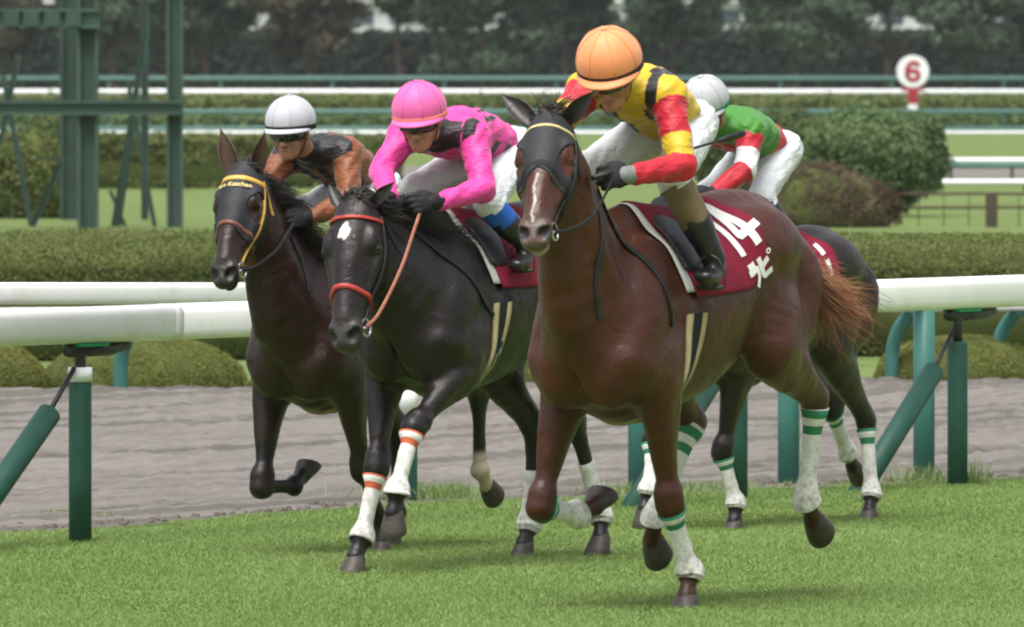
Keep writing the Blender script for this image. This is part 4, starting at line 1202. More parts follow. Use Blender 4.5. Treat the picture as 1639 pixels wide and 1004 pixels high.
SPEC_A = dict(name='racehorse', at=(.60, 47.9), sc=1.06, chin=(.30, .25, .22), dz=(.0, -.125), seed=3,
    label='reddish brown racehorse in front wearing cloth number 14 and dark hood',
    coat=(.058, .0150, .0054), points=(.034, .0100, .0046), ptm=.55, muzzle=(.10, .075, .06), ear=(.035, .030, .030),
    poll=(1.0, .015, 1.985), muz=(1.40, .150, 1.500), hyaw=13, earL=(.97, .215, 2.085), earR=(.95, -.225, 2.065), earface=(.9, .45, .1), arch=.02,
    legs=dict(RF=dict(elb=(.43, -.20, .88), knee=(.55, -.262, .415), fet=(.28, -.232, .378), toe=(.12, -.194, .435)),
              LF=dict(elb=(.40, .19, .87), knee=(.30, .192, .425), fet=(.16, .210, .150), toe=(.20, .216, .03), planted=1),
              LH=dict(stif=(-.50, .235, 1.03), hock=(-.97, .205, .80), fet=(-1.0, .149, .400), toe=(-1.12, .146, .262)),
              RH=dict(stif=(-.22, -.15, 1.0), hock=(-.54, -.145, .717), fet=(-.36, -.215, .345), toe=(-.44, -.275, .185))),
    wraps=dict(RF=(.10, .02, 2, M_WRAP_G, 0), LF=(.10, .03, 2, M_WRAP_G, 0), LH=(.05, .02, 2, M_WRAP_G, 0), RH=(.02, .02, 2, M_WRAP_G, 0)),
    marks=[('blaze', .335, .53, -.004, .0050, (.42, .37, .34))],
    mane_mat=HAIR_BAY, mane_side=-1, mane_n=420, mane_up=.5, fore_n=120,
    tail=[(-.94, .03, 1.40), (-1.01, .12, 1.32), (-1.13, .20, 1.20), (-1.34, .31, 1.08)], tail_mat=HAIR_RED, tail_n=1700, tail_spread=.30)
SPEC_B = dict(name='racehorse', at=(-.17, 51.8), sc=1.0, hw=1.2, dz=(.0, -.085), seed=4,
    label='near black racehorse with a white star and red noseband, pink rider up',
    coat=(.0098, .0060, .0048), points=(.0070, .005, .0045), muzzle=(.05, .046, .044), ear=(.030, .026, .026),
    poll=(.95, -.070, 1.605), muz=(1.22, .015, .987), hyaw=6, earL=(.88, .10, 1.685), earR=(.86, -.24, 1.665), earface=(.9, .45, .1), arch=.05,
    legs=dict(RF=dict(elb=(.45, -.18, .86), knee=(.62, -.137, .440), fet=(.73, -.150, .145), toe=(.80, -.152, .03), planted=1),
              LF=dict(elb=(.45, .18, .86), knee=(.80, .141, .626), fet=(.95, .141, .361), toe=(.985, .135, .190)),
              LH=dict(stif=(-.45, .17, .93), hock=(-.86, .05, .60), fet=(-1.03, .089, .185), toe=(-.98, .115, .05), planted=1),
              RH=dict(stif=(-.38, -.16, .92), hock=(-.78, -.11, .56), fet=(-.78, -.136, .155), toe=(-.73, -.142, .03), planted=1)),
    wraps=dict(RF=(.12, .02, 2, M_WRAP_R, .05), LF=(.12, .02, 2, M_WRAP_R, .05), LH=(.42, .04, 2, M_WRAP_R, 0), RH=(.42, .04, 2, M_WRAP_R, 0)),
    marks=[('star', .125, .19, -.008, .022, (.75, .72, .70))],
    mane_mat=HAIR_DARK, mane_side=1, mane_n=4200, mane_up=.7, fore_n=160)
SPEC_C = dict(name='racehorse', at=(-.70, 53.2), sc=.94, dz=(-.05, -.155), seed=5,
    label='dark bay racehorse with a yellow browband and folded foreleg beside the white rail',
    coat=(.0195, .0080, .0046), points=(.0075, .0055, .005), muzzle=(.030, .027, .026), ear=(.085, .052, .038),
    poll=(.90, -.070, 1.735), muz=(1.22, -.010, 1.235), hyaw=4, earL=(.90, .045, 1.89), earR=(.88, -.195, 1.905), earface=(.9, .45, .1), arch=.02,
    legs=dict(RF=dict(elb=(.40, -.19, .77), knee=(.54, -.178, .306), fet=(.30, -.147, .304), toe=(.13, -.151, .395)),
              LF=dict(elb=(.37, .175, .74), knee=(.22, .158, .375), fet=(.0, .139, .135), toe=(.03, .150, .03), planted=1),
              LH=dict(stif=(-.45, .19, .88), hock=(-.80, .197, .690), fet=(-.85, .176, .347), toe=(-.97, .183, .213)),
              RH=dict(stif=(-.30, -.15, .84), hock=(-.66, -.15, .53), fet=(-.68, -.155, .155), toe=(-.62, -.155, .04), planted=1)),
    socks=dict(LH=.72), mane_mat=HAIR_DARK, mane_side=1, mane_n=1500, mane_up=.6, fore_n=40)
SPEC_D = dict(name='racehorse', at=(1.18, 56.3), sc=.91, dz=(-.035, -.10), seed=6,
    label='dark brown racehorse at the back right, half hidden behind the leading horse',
    coat=(.0145, .0085, .0065), points=(.008, .006, .0055), muzzle=(.03, .027, .026), ear=(.03, .025, .022),
    poll=(.88, .0, 1.50), muz=(1.18, .05, 1.02), hyaw=10, earL=(.84, .09, 1.62), earR=(.84, -.09, 1.62), arch=.02,
    legs=dict(LF=dict(elb=(0.38, 0.063, 0.72), knee=(0.42, 0.003, 0.355), fet=(0.36, 0.044, 0.115), toe=(0.39, 0.053, 0.02), planted=1),
              RF=dict(elb=(0.4, -0.207, 0.74), knee=(0.72, -0.209, 0.42), fet=(0.8, -0.187, 0.19), toe=(0.84, -0.2, 0.06)),
              LH=dict(stif=(-0.42, 0.143, 0.83), hock=(-0.84, 0.132, 0.47), fet=(-0.83, 0.168, 0.125), toe=(-0.78, 0.178, 0.025), planted=1),
              RH=dict(stif=(-0.48, -0.177, 0.83), hock=(-0.92, -0.092, 0.525), fet=(-1.1, -0.098, 0.31), toe=(-1.2, -0.094, 0.202))),
    wraps=dict(LF=(.10, .03, 2, M_WRAP_G, 0), RF=(.10, .03, 2, M_WRAP_G, 0), LH=(.10, .03, 2, M_WRAP_G, 0), RH=(.10, .03, 2, M_WRAP_G, 0)),
    mane_mat=HAIR_DARK, mane_side=1, mane_n=400, mane_up=.8, fore_n=30,
    tail=[(-.76, .02, 1.20), (-.84, .05, 1.10), (-.92, .08, .95), (-.97, .10, .76)], tail_mat=HAIR_DARK, tail_n=220, tail_spread=.22)
HA, HB, HC, HD = [build_horse(s) for s in (SPEC_A, SPEC_B, SPEC_C, SPEC_D)]
# ------------------------------------------------------------------ tack
def leather(name, c, rough=.45, spec=.45): return plain(name, c, rough, .2, 40, spec, .15)
M_BLK = leather('black_leather', (.012, .012, .013)); M_BLKF = plain('black_fabric', (.020, .021, .024), .8, .2, 60, .2, .25)
M_HOODC = plain('hood_cloth', (.022, .023, .027), .62, .25, 18, .3, .3)
M_WINE = plain('wine_cloth', (.20, .010, .030), .75, .12, 9, .2, .25); M_CLW = plain('cloth_white', (.74, .73, .71), .7, .06, 20, .2)
M_PAD = plain('pad_white', (.55, .55, .52), .85, .12, 14, .15, .3); M_BEIGE = plain('girth_webbing', (.36, .31, .17), .85, .15, 50, .1, .3)
M_METAL = plain('bit_metal', (.62, .62, .60), .22, .08, 20, .5, 0, metal=1.0)
M_REDS = leather('red_strap', (.36, .035, .028)); M_BROWNS = leather('brown_strap', (.16, .055, .035)); M_YELS = leather('yellow_strap', (.62, .36, .07)); M_CREAM = leather('cream_strap', (.55, .44, .20))
M_ORG = leather('rein_tan', (.42, .16, .10)); M_NAVY = plain('girth_label', (.015, .03, .05), .8, .2, 30, .2); M_BLUE = plain('blue_band', (.02, .10, .42), .7, .15, 14, .25)

def wrap_ribbon(G, C, D, A, w, th, rmax=.4, closed=False, r0=0.0):
    """band lying on the surface: centres C, outward dirs D, width axis A (unit), width w, thickness th"""
    C = np.asarray(C, float); D = np.asarray(D, float); A = np.broadcast_to(np.asarray(A, float), C.shape)
    cols = []
    for s, o in ((-.5, th * .55), (-.42, th), (0, th * 1.08), (.42, th), (.5, th * .55)):
        cols.append(march(G, C + A * w * s, D, o, rmax, r0, 90))
    inn = [march(G, C + A * w * s, D, -.004, rmax, r0, 90) for s in (.48, -.48)]
    g = np.stack(cols + inn, 1)
    if len(g) > 4:
        g = np.concatenate([g[:1], (g[:-2] + 2 * g[1:-1] + g[2:]) / 4, g[-1:]]) if not closed else (np.roll(g, 1, 0) + 2 * g + np.roll(g, -1, 0)) / 4
    mb = MB(); mb.grid(g, closed_u=closed, closed_v=True); return mb

def ring_dirs(e1, e2, a): return np.cos(a)[:, None] * e1 + np.sin(a)[:, None] * e2

def torus(c, n, R_, r, k=24):
    n = unit(n); u = unit(np.cross(n, [.3, .8, .5])); v = np.cross(n, u); a = np.linspace(0, 2 * np.pi, k, endpoint=False)
    P = np.asarray(c) + R_ * (np.cos(a)[:, None] * u + np.sin(a)[:, None] * v); N_ = (P - c) / R_
    b = np.arange(8) / 8 * 2 * np.pi
    g = P[:, None] + r * (np.cos(b)[None, :, None] * N_[:, None] + np.sin(b)[None, :, None] * n)
    mb = MB(); mb.grid(g, closed_u=True, closed_v=True); return mb

def surface_text(body, fn, size, h, mat, name, parent, extrude_off=.0):
    """lettering laid on a curved surface: fn(a, b) -> point, a along, b up, metres"""
    cu = bpy.data.curves.new(name, 'FONT'); cu.body = body; cu.size = size; cu.align_x = 'CENTER'; cu.align_y = 'CENTER'; cu.offset = h
    o = bpy.data.objects.new(name, cu); COL.objects.link(o)
    dg = bpy.context.evaluated_depsgraph_get(); me = bpy.data.meshes.new_from_object(o.evaluated_get(dg))
    bpy.data.objects.remove(o, do_unlink=True)
    import bmesh
    bm = bmesh.new(); bm.from_mesh(me); bmesh.ops.triangulate(bm, faces=bm.faces[:])
    for it in range(2):
        ed = [e for e in bm.edges if e.calc_length() > size * .3]
        if ed: bmesh.ops.subdivide_edges(bm, edges=ed, cuts=1); bmesh.ops.triangulate(bm, faces=bm.faces[:])
    co = np.array([v.co[:] for v in bm.verts])
    P = fn(co[:, 0], co[:, 1])
    for v, p in zip(bm.verts, P): v.co = p
    bm.to_mesh(me); bm.free(); me.materials.clear(); me.materials.append(mat)
    return obj(name, me, None, parent)

def stroke_mesh(fn, strokes, w):
    """strokes: list of polylines in (a,b); flat painted bars laid through fn"""
    mb = MB()
    for st in strokes:
        st = np.asarray(st, float); L = np.concatenate([[0], np.cumsum(np.linalg.norm(np.diff(st, axis=0), axis=1))]); n = max(3, int(L[-1] / .012) + 2)
        t = np.linspace(0, L[-1], n); p = np.stack([np.interp(t, L, st[:, 0]), np.interp(t, L, st[:, 1])], -1)
        tg = np.gradient(p, axis=0); tg /= np.linalg.norm(tg, axis=1, keepdims=True) + 1e-9; nm = np.stack([-tg[:, 1], tg[:, 0]], -1)
        cols = [fn((p + nm * w * s)[:, 0], (p + nm * w * s)[:, 1]) for s in (-.5, -.17, .17, .5)]
        mb.grid(np.stack(cols, 1))
    return mb

def make_bridle(H, cfg):
    br = empty('bridle', (0, 0, 0), 0, H.root); HP, hd, hn, hs, hl = H.HP, H.hd, H.hn, H.hs, H.hl; G = H.g
    a = np.linspace(0, 2 * np.pi, 48, endpoint=False)
    bt = cfg.get('brow_t', .075)
    aa = np.linspace(-.12, np.pi + .12, 30)
    e2 = unit(hn + hd * cfg.get('brow_tilt', .12))
    wrap_ribbon(G, np.tile(HP(bt + .01, -.055, 0), (30, 1)), ring_dirs(hs, e2, aa), hd, cfg.get('brow_w', .018) * hl, .009, .22).build('browband', cfg['brow'], br, True)
    nt = cfg.get('nose_t', .385)
    e2 = unit(hn - hd * cfg.get('nose_tilt', .25))
    wrap_ribbon(G, np.tile(HP(nt, -.07, 0), (48, 1)), ring_dirs(hs, e2, a), hd, cfg.get('nose_w', .020) * hl, .009, .22, True).build('noseband', cfg['nose'], br, True)
    for g in (1, -1):
        t = np.linspace(.06, .50, 22); n = np.interp(t, [.06, .2, .36, .50], [-.06, -.095, -.10, -.085])
        C = np.array([HP(x, y, 0) for x, y in zip(t, n)])
        wrap_ribbon(G, C, np.tile(hs * g, (22, 1)), hn, .015 * hl, .009, .22).build('cheek_strap', cfg['cheek'], br, True)
        t2 = np.linspace(.05, .16, 10); C = np.array([HP(x, -.09 - (x - .05) * .9, 0) for x in t2])
        wrap_ribbon(G, C, np.tile(hs * g, (10, 1)), hn, .012 * hl, .008, .22).build('throat_strap', cfg['cheek'], br, True)
        p = march(G, [HP(.515, -.088, 0)], [hs * g], .012, .22, 0)[0]; bit = torus(p, unit(hs * g + hn * .15), .034 * hl, .0048, 24).build('bit_ring', M_METAL, br, True)
        if g > 0: H.bitL = p
        else: H.bitR = p
        mb = MB(); mb.tube([p, HP(.53, -.092, .01 * g)], .006, 8); mb.build('bit_bar', M_METAL, br, True)
    C = np.tile(HP(.515, -.09, 0), (22, 1)); ang = np.linspace(np.pi * 1.0, np.pi * 2.0, 22)
    wrap_ribbon(G, C, ring_dirs(hs, hn, ang), hd, .012, .008, .2).build('curb_strap', cfg['cheek'], br, True)
    return br

def make_hood(H, lower, text=None, parent=None, mat=None):
    """cloth hood over forehead and cheeks with eye openings"""
    HP, hd, hn, hs, hl, P = H.HP, H.hd, H.hn, H.hs, H.hl, H.P
    pts = np.array([HP(t, n, s) for t in (-.05, .42) for n in (-.26, .07) for s in (-.16, .16)])
    d, lo, h, ax = H.hf.grid(.006, .006, pts.min(0), pts.max(0))
    X = ax[0][:, None, None]; Y = ax[1][None, :, None]; Z = ax[2][None, None, :]
    dot = lambda v: ((X - P[0]) * v[0] + (Y - P[1]) * v[1] + (Z - P[2]) * v[2]) / hl
    t, n, s = dot(hd), dot(hn), dot(hs)
    low = (t - (lower + .75 * (n + .02) * -1.0 * .35 - .9 * np.minimum(np.abs(s), .06) * -.6))      # arch over the nose
    reg = np.maximum(low, -(t + .02)) * .8
    reg = np.maximum(reg, (-.145 - n) * .8)
    for g in (1, -1):
        e = np.sqrt(((t - .212) / .072) ** 2 + ((n + .045) / .066) ** 2 + ((s - .105 * g) / .080) ** 2)
        reg = np.maximum(reg, (1 - e) * .04)
        e = np.sqrt(((t - .0) / .05) ** 2 + ((n + .045) / .04) ** 2 + ((s - .06 * g) / .045) ** 2)
        reg = np.maximum(reg, (1 - e) * .035)
    d = np.maximum(d, reg.astype(np.float32))
    for a_ in range(3):
        for e_ in (0, -1):
            sl = [slice(None)] * 3; sl[a_] = e_; d[tuple(sl)] = np.maximum(d[tuple(sl)], 1e-3)
    V, Q = nets(d, lo, h); V = relax(V, Q, 2)
    return obj('hood', mesh_np('hood', V, Q, True), mat or M_HOODC, H.root)

def ribbon_free(P, w, th, ref, mat, name, parent, n=6, base=None):
    Pp = catmull(np.asarray(P, float), n); mb = MB(); mb.tube(Pp, 1.0, 8, ref=ref, flat=(w / 2, th / 2)); return mb.build(name, mat, parent, True, base)

def cloth_map(H, off):
    """surface of the back: x along the body, arc length b down from the spine (left side positive)"""
    sc = H.sc; zc = H.T(0, 0, 1.22)[2]
    phis = np.linspace(-1.95, 1.95, 79); xs = np.linspace(-.62, .52, 58) * sc
    Xg, Pg = np.meshgrid(xs, phis, indexing='ij')
    C = np.stack([Xg.ravel(), 0 * Xg.ravel(), np.full(Xg.size, zc)], -1); D = np.stack([0 * Pg.ravel(), np.sin(Pg.ravel()), np.cos(Pg.ravel())], -1)
    S = march(H.trunkg, C, D, off, .62 * sc, .05, 90).reshape(len(xs), len(phis), 3)
    # arc length from the spine for each x row
    seg = np.linalg.norm(np.diff(S, axis=1), axis=2); cum = np.concatenate([np.zeros((len(xs), 1)), np.cumsum(seg, 1)], 1); cum -= cum[:, [39]]
    def fn(x, b):
        x = np.atleast_1d(np.asarray(x, float)); b = np.atleast_1d(np.asarray(b, float)); x, b = np.broadcast_arrays(x, b)
        fi = np.clip((x - xs[0]) / (xs[1] - xs[0]), 0, len(xs) - 1.001); i = fi.astype(int); f = fi - i
        out = np.zeros(x.shape + (3,))
        for k in np.ndindex(x.shape):
            for w_, ii in ((1 - f[k], i[k]), (f[k], i[k] + 1)):
                out[k] += w_ * np.array([np.interp(b[k], cum[ii], S[ii, :, c]) for c in range(3)])
        return out
    return fn

def make_saddle(H, label, lenb=.50, digits=None, name=None, extra=None, lab=None, seat_z=0.0):
    sc = H.sc
    d, lo, h, ax = H.trunk.grid(.012 * sc); H.trunkg = Sampled(d, lo, h)
    # saddle sits behind the withers
    org = H.T(.10, 0, 1.55); root = empty('racing_saddle', (0, 0, 0)); S = H.S
    root.location = np.array(S['at'] + (0.0,)) + FWD * org[0] + np.array([0, 0, org[2]]); root.rotation_euler = (0, 0, HROT)
    tag(root, label, 'saddle', 'racing saddles with wine red cloths')
    f1, f2, f3 = cloth_map(H, .012), cloth_map(H, .020), cloth_map(H, .0245)
    def sheet(fn, x0, x1, b1, nm, mat, parent, slant=0.0, th=.005):
        xs = np.linspace(x0, x1, 26) * sc; bs = np.linspace(-b1, b1, 54) * sc
        Xg, Bg = np.meshgrid(xs, bs, indexing='ij')
        Xs = Xg + slant * np.abs(Bg) + .004 * np.sin(Bg * 21)
        G = fn(Xs, Bg)
        mb = MB(); mb.grid(G)
        o = mb.build(nm, mat, parent, True, org); md = o.modifiers.new('thick', 'SOLIDIFY'); md.thickness = th; md.offset = 1; return o
    sheet(f1, .325, -.20, lenb * .93, 'saddle_pad', M_PAD, root, -.10)
    cl = sheet(f2, .290, -.29, lenb, 'saddle_cloth', M_WINE, root, -.12)
    if digits:
        def fnm(a, b): return f3((a - .052 - .30 * (b - .08)) * sc, b * sc) - org
        stroke_mesh(fnm, [[(-.045, .065), (-.045, .345)]], .044).build('numeral', M_CLW, cl, True)
        stroke_mesh(fnm, [[(-.155, .060), (-.105, .255), (-.105, .27), (-.215, .27)], [(-.157, .060), (-.157, .345)]], .036).build('numeral', M_CLW, cl, True)
        # the name below, in katakana: ra, pi
        w = .025
        def fnm(a, b): return f3((a - .015 - .34 * (b - .08)) * sc, b * sc) - org
        stroke_mesh(fnm, [[(-.055, .395), (-.112, .395)], [(-.045, .420), (-.122, .420), (-.117, .455), (-.082, .487)]], w).build('lettering', M_CLW, cl, True)
        c = np.linspace(0, 6.28, 12); ring = [(-.208 + .010 * math.cos(t), .397 + .010 * math.sin(t)) for t in c]
        stroke_mesh(fnm, [[(-.148, .39), (-.148, .468), (-.158, .478), (-.206, .478)], [(-.196, .420), (-.151, .436)]], w).build('lettering', M_CLW, cl, True)
        stroke_mesh(fnm, [ring], .007).build('lettering', M_CLW, cl, True)
    if extra:
        def fnm(a, b): return f3(a * sc, b * sc) - org
        for st in extra: stroke_mesh(fnm, [st], .03).build('lettering', M_CLW, cl, True)
    # seat: small racing tree with raised cantle and pommel, plus flaps
    f = Field(); z0 = seat_z
    f.u(Tub([H.T(.24, 0, 1.60), H.T(.12, 0, 1.575), H.T(-.04, 0, 1.565), H.T(-.14, 0, 1.60)], np.array([.05, .075, .10, .11]) * sc, np.array([.030, .020, .020, .018]) * sc), .02)
    for g in (1, -1): f.u(Tub([H.T(.16, .06 * g, 1.575), H.T(.19, .17 * g, 1.50), H.T(.20, .245 * g, 1.38)], np.array([.09, .10, .08]) * sc, np.array([.016, .014, .012]) * sc, side=(1, 0, 0)), .02)
    V, Q = sdf_mesh(f, .009); obj('seat', mesh_np('saddle_seat', V - org, Q, True), M_BLK, root)
    # girth: two pale webbing straps
    C0 = H.T(.24, 0, 1.16); up = unit(np.array([-.16, 0, 1.0])); a = np.linspace(R(62), R(360 - 62 + 0), 70)
    for dx, mt, wd in ((.045, M_BEIGE, .024), (-.045, M_BEIGE, .024), (0.0, M_BLKF, .085)):
        a_ = np.linspace(R(78), R(282), 64); D = np.cos(a_)[:, None] * up + np.sin(a_)[:, None] * np.array([0, 1.0, 0])
        C = np.tile(C0 + np.array([dx, 0, 0]) * sc, (64, 1))
        wrap_ribbon(H.trunkg, C, D, np.array([1.0, 0, 0]), wd * sc, .010 if mt is M_BLKF else .017, .62 * sc, False, .1).build('girth_strap', mt, root, True, org)
    if lab:
        def fl(a, b):
            ang = R(112) + b / (.33 * sc); up_ = np.cos(ang)[:, None] * up + np.sin(ang)[:, None] * np.array([0, 1.0, 0])
            return march(H.trunkg, C0 + np.stack([a * 0 + a, a * 0, a * 0], -1), up_, .020, .62 * sc, .1, 90) - org
        t, u = np.meshgrid(np.linspace(-.033, .033, 6), np.linspace(0, .10, 8), indexing='ij')
        mb = MB(); mb.grid(fl(t.ravel(), u.ravel()).reshape(6, 8, 3)); o = mb.build('girth_label', M_NAVY, root, True)
        def fl2(a, b): return fl(a, b) * 1.0 + np.array([0, .003, 0])
        stroke_mesh(fl2, [[(.022, .05), (.022, .095)], [(.010, .06), (.030, .07)], [(.012, .085), (.030, .085)], [(-.012, .03), (-.012, .06)], [(-.024, .04), (-.004, .045)], [(-.022, .055), (-.006, .06)]], .007).build('lettering', M_CLW, o, True)
    return root
# ------------------------------------------------------------------ jockeys
def cloth_mat(name):
    m = NT(name); a = m.attr('dye').outputs['Color']; v = m.coord()
    w = m.noise(m.coord((1, 1, 2.2), rot=(.4, .5, .2)), 8, 3, .5, 1.2); w2 = m.noise(v, 4, 4, .55)
    c = m.mix(m.maprange(w2, .35, .65, 0, .18), a, m.mix(1.0, a, (.55, .55, .55), 'MULTIPLY'))
    m.col(c).set(rough=.48, spec=.35, sheen=.2, sheenr=.4)
    w = m.math('ABSOLUTE', m.math('SUBTRACT', w, .5)); b = m.bump(w, .5, .035); m.bump(m.noise(v, 55, 2), .12, .003, b); return m.m
M_SILK = cloth_mat('racing_silk')
M_BREECH = NT('white_breeches'); _v = M_BREECH.coord(); _w = M_BREECH.noise(M_BREECH.coord((1, 1, 2), rot=(.6, .2, .3)), 11, 3, .5, 1.0)
M_BREECH.col(M_BREECH.mix(M_BREECH.maprange(M_BREECH.noise(_v, 5, 4), .35, .7, 0, .4), (.66, .67, .70), (.50, .51, .54))).set(rough=.7, spec=.2); M_BREECH.bump(M_BREECH.math('ABSOLUTE', M_BREECH.math('SUBTRACT', _w, .5)), .7, .03); M_BREECH = M_BREECH.m
m = NT('skin'); v = m.coord(); n_ = m.noise(v, 18, 4); m.col(m.mix(m.maprange(n_, .3, .7, 0, 1), (.34, .165, .10), (.42, .22, .14))).set(rough=.5, spec=.35, sss=.08); m.bump(m.noise(v, 160, 3), .15, .002); M_SKIN = m.m
M_BOOT = leather('boot_leather', (.012, .012, .013), .28, .5); M_KHAKI = plain('boot_top', (.17, .125, .07), .65, .2, 14, .25, .2)
M_GLOVE = plain('glove', (.014, .014, .016), .7, .25, 40, .25, .3); M_GREY = plain('grey_cuff', (.17, .185, .18), .6, .15, 30, .3)
M_GOG = plain('goggle_dark', (.012, .011, .012), .12, .1, 8, .7); M_GOGC = plain('goggle_green', (.045, .07, .055), .15, .15, 8, .7)
M_STRAP = plain('helmet_strap', (.015, .014, .014), .7, .15, 30, .2)
def helmet_mat(name, c):
    m = NT(name); v = m.coord(); f = m.noise(v, 9, 5, .6); g = m.noise(v, 70, 3)
    c = np.asarray(c, float)
    m.col(m.mix(m.maprange(f, .35, .7, 0, .7), c, c * .84)).set(rough=.5, spec=.3, sheen=.2); m.bump(g, .25, .003, m.bump(f, .25, .012)); return m.m

def hand_field(f, wr, hdv, palm, sc):
    """closed fist: wrist point, pointing direction, palm normal"""
    hdv = unit(hdv); palm = unit(np.asarray(palm) - hdv * (np.asarray(palm) @ hdv)); ac = np.cross(hdv, palm)     # across the knuckles
    f.u(Tub([wr, wr + hdv * .05 * sc], np.array([.026, .040]) * sc, np.array([.021, .020]) * sc, side=ac), .015)
    f.u(Ell(wr + hdv * .065 * sc, np.array([.038, .042, .019]) * sc, np.array([hdv, ac, palm])), .015)
    for i, (s, L) in enumerate(((-.034, .92), (-.012, 1.06), (.012, 1.0), (.033, .80))):
        k = wr + hdv * (.092 - .004 * abs(i - 1)) * sc + ac * s * sc
        p1 = k + (hdv * .030 + palm * .014) * L * sc; p2 = p1 + (palm * .030 - hdv * .004) * L * sc; p3 = p2 + (-hdv * .026 + palm * .002) * L * sc
        f.u(Tub([k, p1, p2, p3], np.array([.0105, .0098, .009, .0082]) * sc, n=3), .004)
    b = wr + hdv * .035 * sc - ac * .034 * sc
    f.u(Tub([b, b + (hdv * .03 - ac * .014 + palm * .012) * sc, b + (hdv * .058 - ac * .002 + palm * .030) * sc], np.array([.0135, .012, .0095]) * sc, n=3), .006)

def build_jockey(H, J):
    sc = J['sc']; org = np.array(J['hip'], float); S = H.S
    root = empty('person', (0, 0, 0)); root.location = np.array(S['at'] + (0.0,)) + FWD * org[0] + LEFT * org[1] + np.array([0, 0, org[2]]); root.rotation_euler = (0, 0, HROT)
    tag(root, J['label'], 'person', 'jockeys riding the race')
    g = {k: np.array(v, float) for k, v in J.items() if k in ('hip', 'Lsh', 'Rsh', 'Lel', 'Rel', 'Lwr', 'Rwr', 'Lkn', 'Rkn', 'Lank', 'Rank', 'Ltoe', 'Rtoe', 'helm')}
    O = g['helm']; u0 = np.array(J['up'], float); fdir = unit(J['face']); up = unit(u0 - fdir * (u0 @ fdir)); sd = np.cross(up, fdir)   # sd = person's left
    hx = lambda f_, s_, u_: O + (fdir * f_ + sd * s_ + up * u_) * sc
    ax = np.array([fdir, sd, up])
    shc = (g['Lsh'] + g['Rsh']) / 2; lat = unit(g['Lsh'] - g['Rsh']); hip = g['hip']; hips = {1: hip + np.array([.02, .085, -.02]) * sc, -1: hip + np.array([.02, -.085, -.02]) * sc}
    spine = shc - hip; rise = np.array([0, 0, 1.0])
    nb = shc + unit(hx(-.03, 0, -.12) - shc) * .04 * sc
    def torso(f, o, mode):
        P = [hip - unit(spine) * .06 * sc, hip + spine * .2 + rise * .025 * sc, hip + spine * .55 + rise * .045 * sc, hip + spine * .85 + rise * .02 * sc, shc + unit(spine) * .02]
        W = np.array([.125, .135, .140, .155, .125]) * sc + o; Hh = np.array([.105, .10, .105, .10, .065]) * sc + o
        i0 = 0 if mode == 'body' else 1
        f.u(Tub(P[i0:], W[i0:], Hh[i0:], side=lat, n=4), .03)
        for n_ in ('L', 'R'): f.u(Ell(g[n_ + 'sh'], (.066 * sc + o)), .05)
    def arms(f, o, end=1.0):
        for n_ in ('L', 'R'):
            sh, el, wr = g[n_ + 'sh'], g[n_ + 'el'], g[n_ + 'wr']; w2 = el + (wr - el) * end
            f.u(Tub([sh, sh + (el - sh) * .45, el], np.array([.058, .052, .043]) * sc + o, n=3), .03)
            f.u(Tub([el, el + (w2 - el) * .3, w2], np.array([.043, .042, .029]) * sc + o, n=3), .02)
    def thighs(f, o, end=1.0):
        for n_, s_ in (('L', 1), ('R', -1)):
            h_, kn = hips[s_], g[n_ + 'kn']
            f.u(Tub([h_, h_ + (kn - h_) * .5, kn], np.array([.088, .074, .056]) * sc + o, n=3), .04)
            f.u(Ell(hip + np.array([-.04, .07 * s_, .01]) * sc, .090 * sc + o), .04)
            an = g[n_ + 'ank']; f.u(Tub([kn, kn + (an - kn) * end], np.array([.056, .052]) * sc + o), .03)
    def shins(f, o, s0=0.0, foot=True):
        for n_ in ('L', 'R'):
            kn, an, to = g[n_ + 'kn'], g[n_ + 'ank'], g[n_ + 'toe']
            f.u(Tub([kn + (an - kn) * s0, kn + (an - kn) * .4, kn + (an - kn) * .75, an], np.array([.055, .056, .043, .036]) * sc + o, n=3), .02)
            if foot:
                fd = unit(to - an); heel = an - fd * .045 * sc + np.array([0, 0, -.045]) * sc
                f.u(Tub([heel, an + np.array([0, 0, -.045]) * sc + fd * .06 * sc, to], np.array([.030, .036, .034]) * sc + o, np.array([.032, .030, .020]) * sc + o, side=np.cross(fd, [0, 0, 1]), n=3), .025)
    # body: head with a face, neck, trunk, limbs, hands in one surface
    f = Field(); torso(f, -.006, 'body'); arms(f, -.005); thighs(f, -.010, .95); shins(f, -.012)
    f.u(Tub([nb - unit(spine) * .03, (nb + hx(-.03, 0, -.11)) / 2, hx(-.02, 0, -.08)], np.array([.06, .052, .054]) * sc), .03)
    f.u(Ell(hx(-.005, 0, -.005), np.array([.096, .076, .098]) * sc, ax), .02)
    f.u(Ell(hx(.028, 0, -.085), np.array([.070, .061, .082]) * sc, ax), .03)
    f.u(Ell(hx(.040, 0, -.140), np.array([.050, .047, .040]) * sc, ax), .025)
    f.u(Ell(hx(.080, 0, -.158), np.array([.020, .024, .017]) * sc, ax), .02)
    f.u(Tub([hx(.096, 0, -.045), hx(.108, 0, -.070), hx(.122, 0, -.095)], np.array([.009, .0105, .0145]) * sc), .012)
    for s_ in (1, -1):
        f.u(Ell(hx(.108, .013 * s_, -.099), np.array([.011, .009, .008]) * sc, ax), .006)
        f.u(Ell(hx(.062, .038 * s_, -.088), np.array([.030, .024, .022]) * sc, ax), .02)
        f.cut(Ell(hx(.104, .031 * s_, -.054), np.array([.016, .017, .011]) * sc, ax), .012)
        f.u(Ell(hx(.083, .031 * s_, -.055), np.array([.013, .013, .012]) * sc, ax), .004)
        f.u(Ell(hx(-.008, .078 * s_, -.066), np.array([.020, .010, .031]) * sc, ax), .008)
    f.u(Ell(hx(.090, 0, -.034), np.array([.016, .056, .013]) * sc, ax), .015)
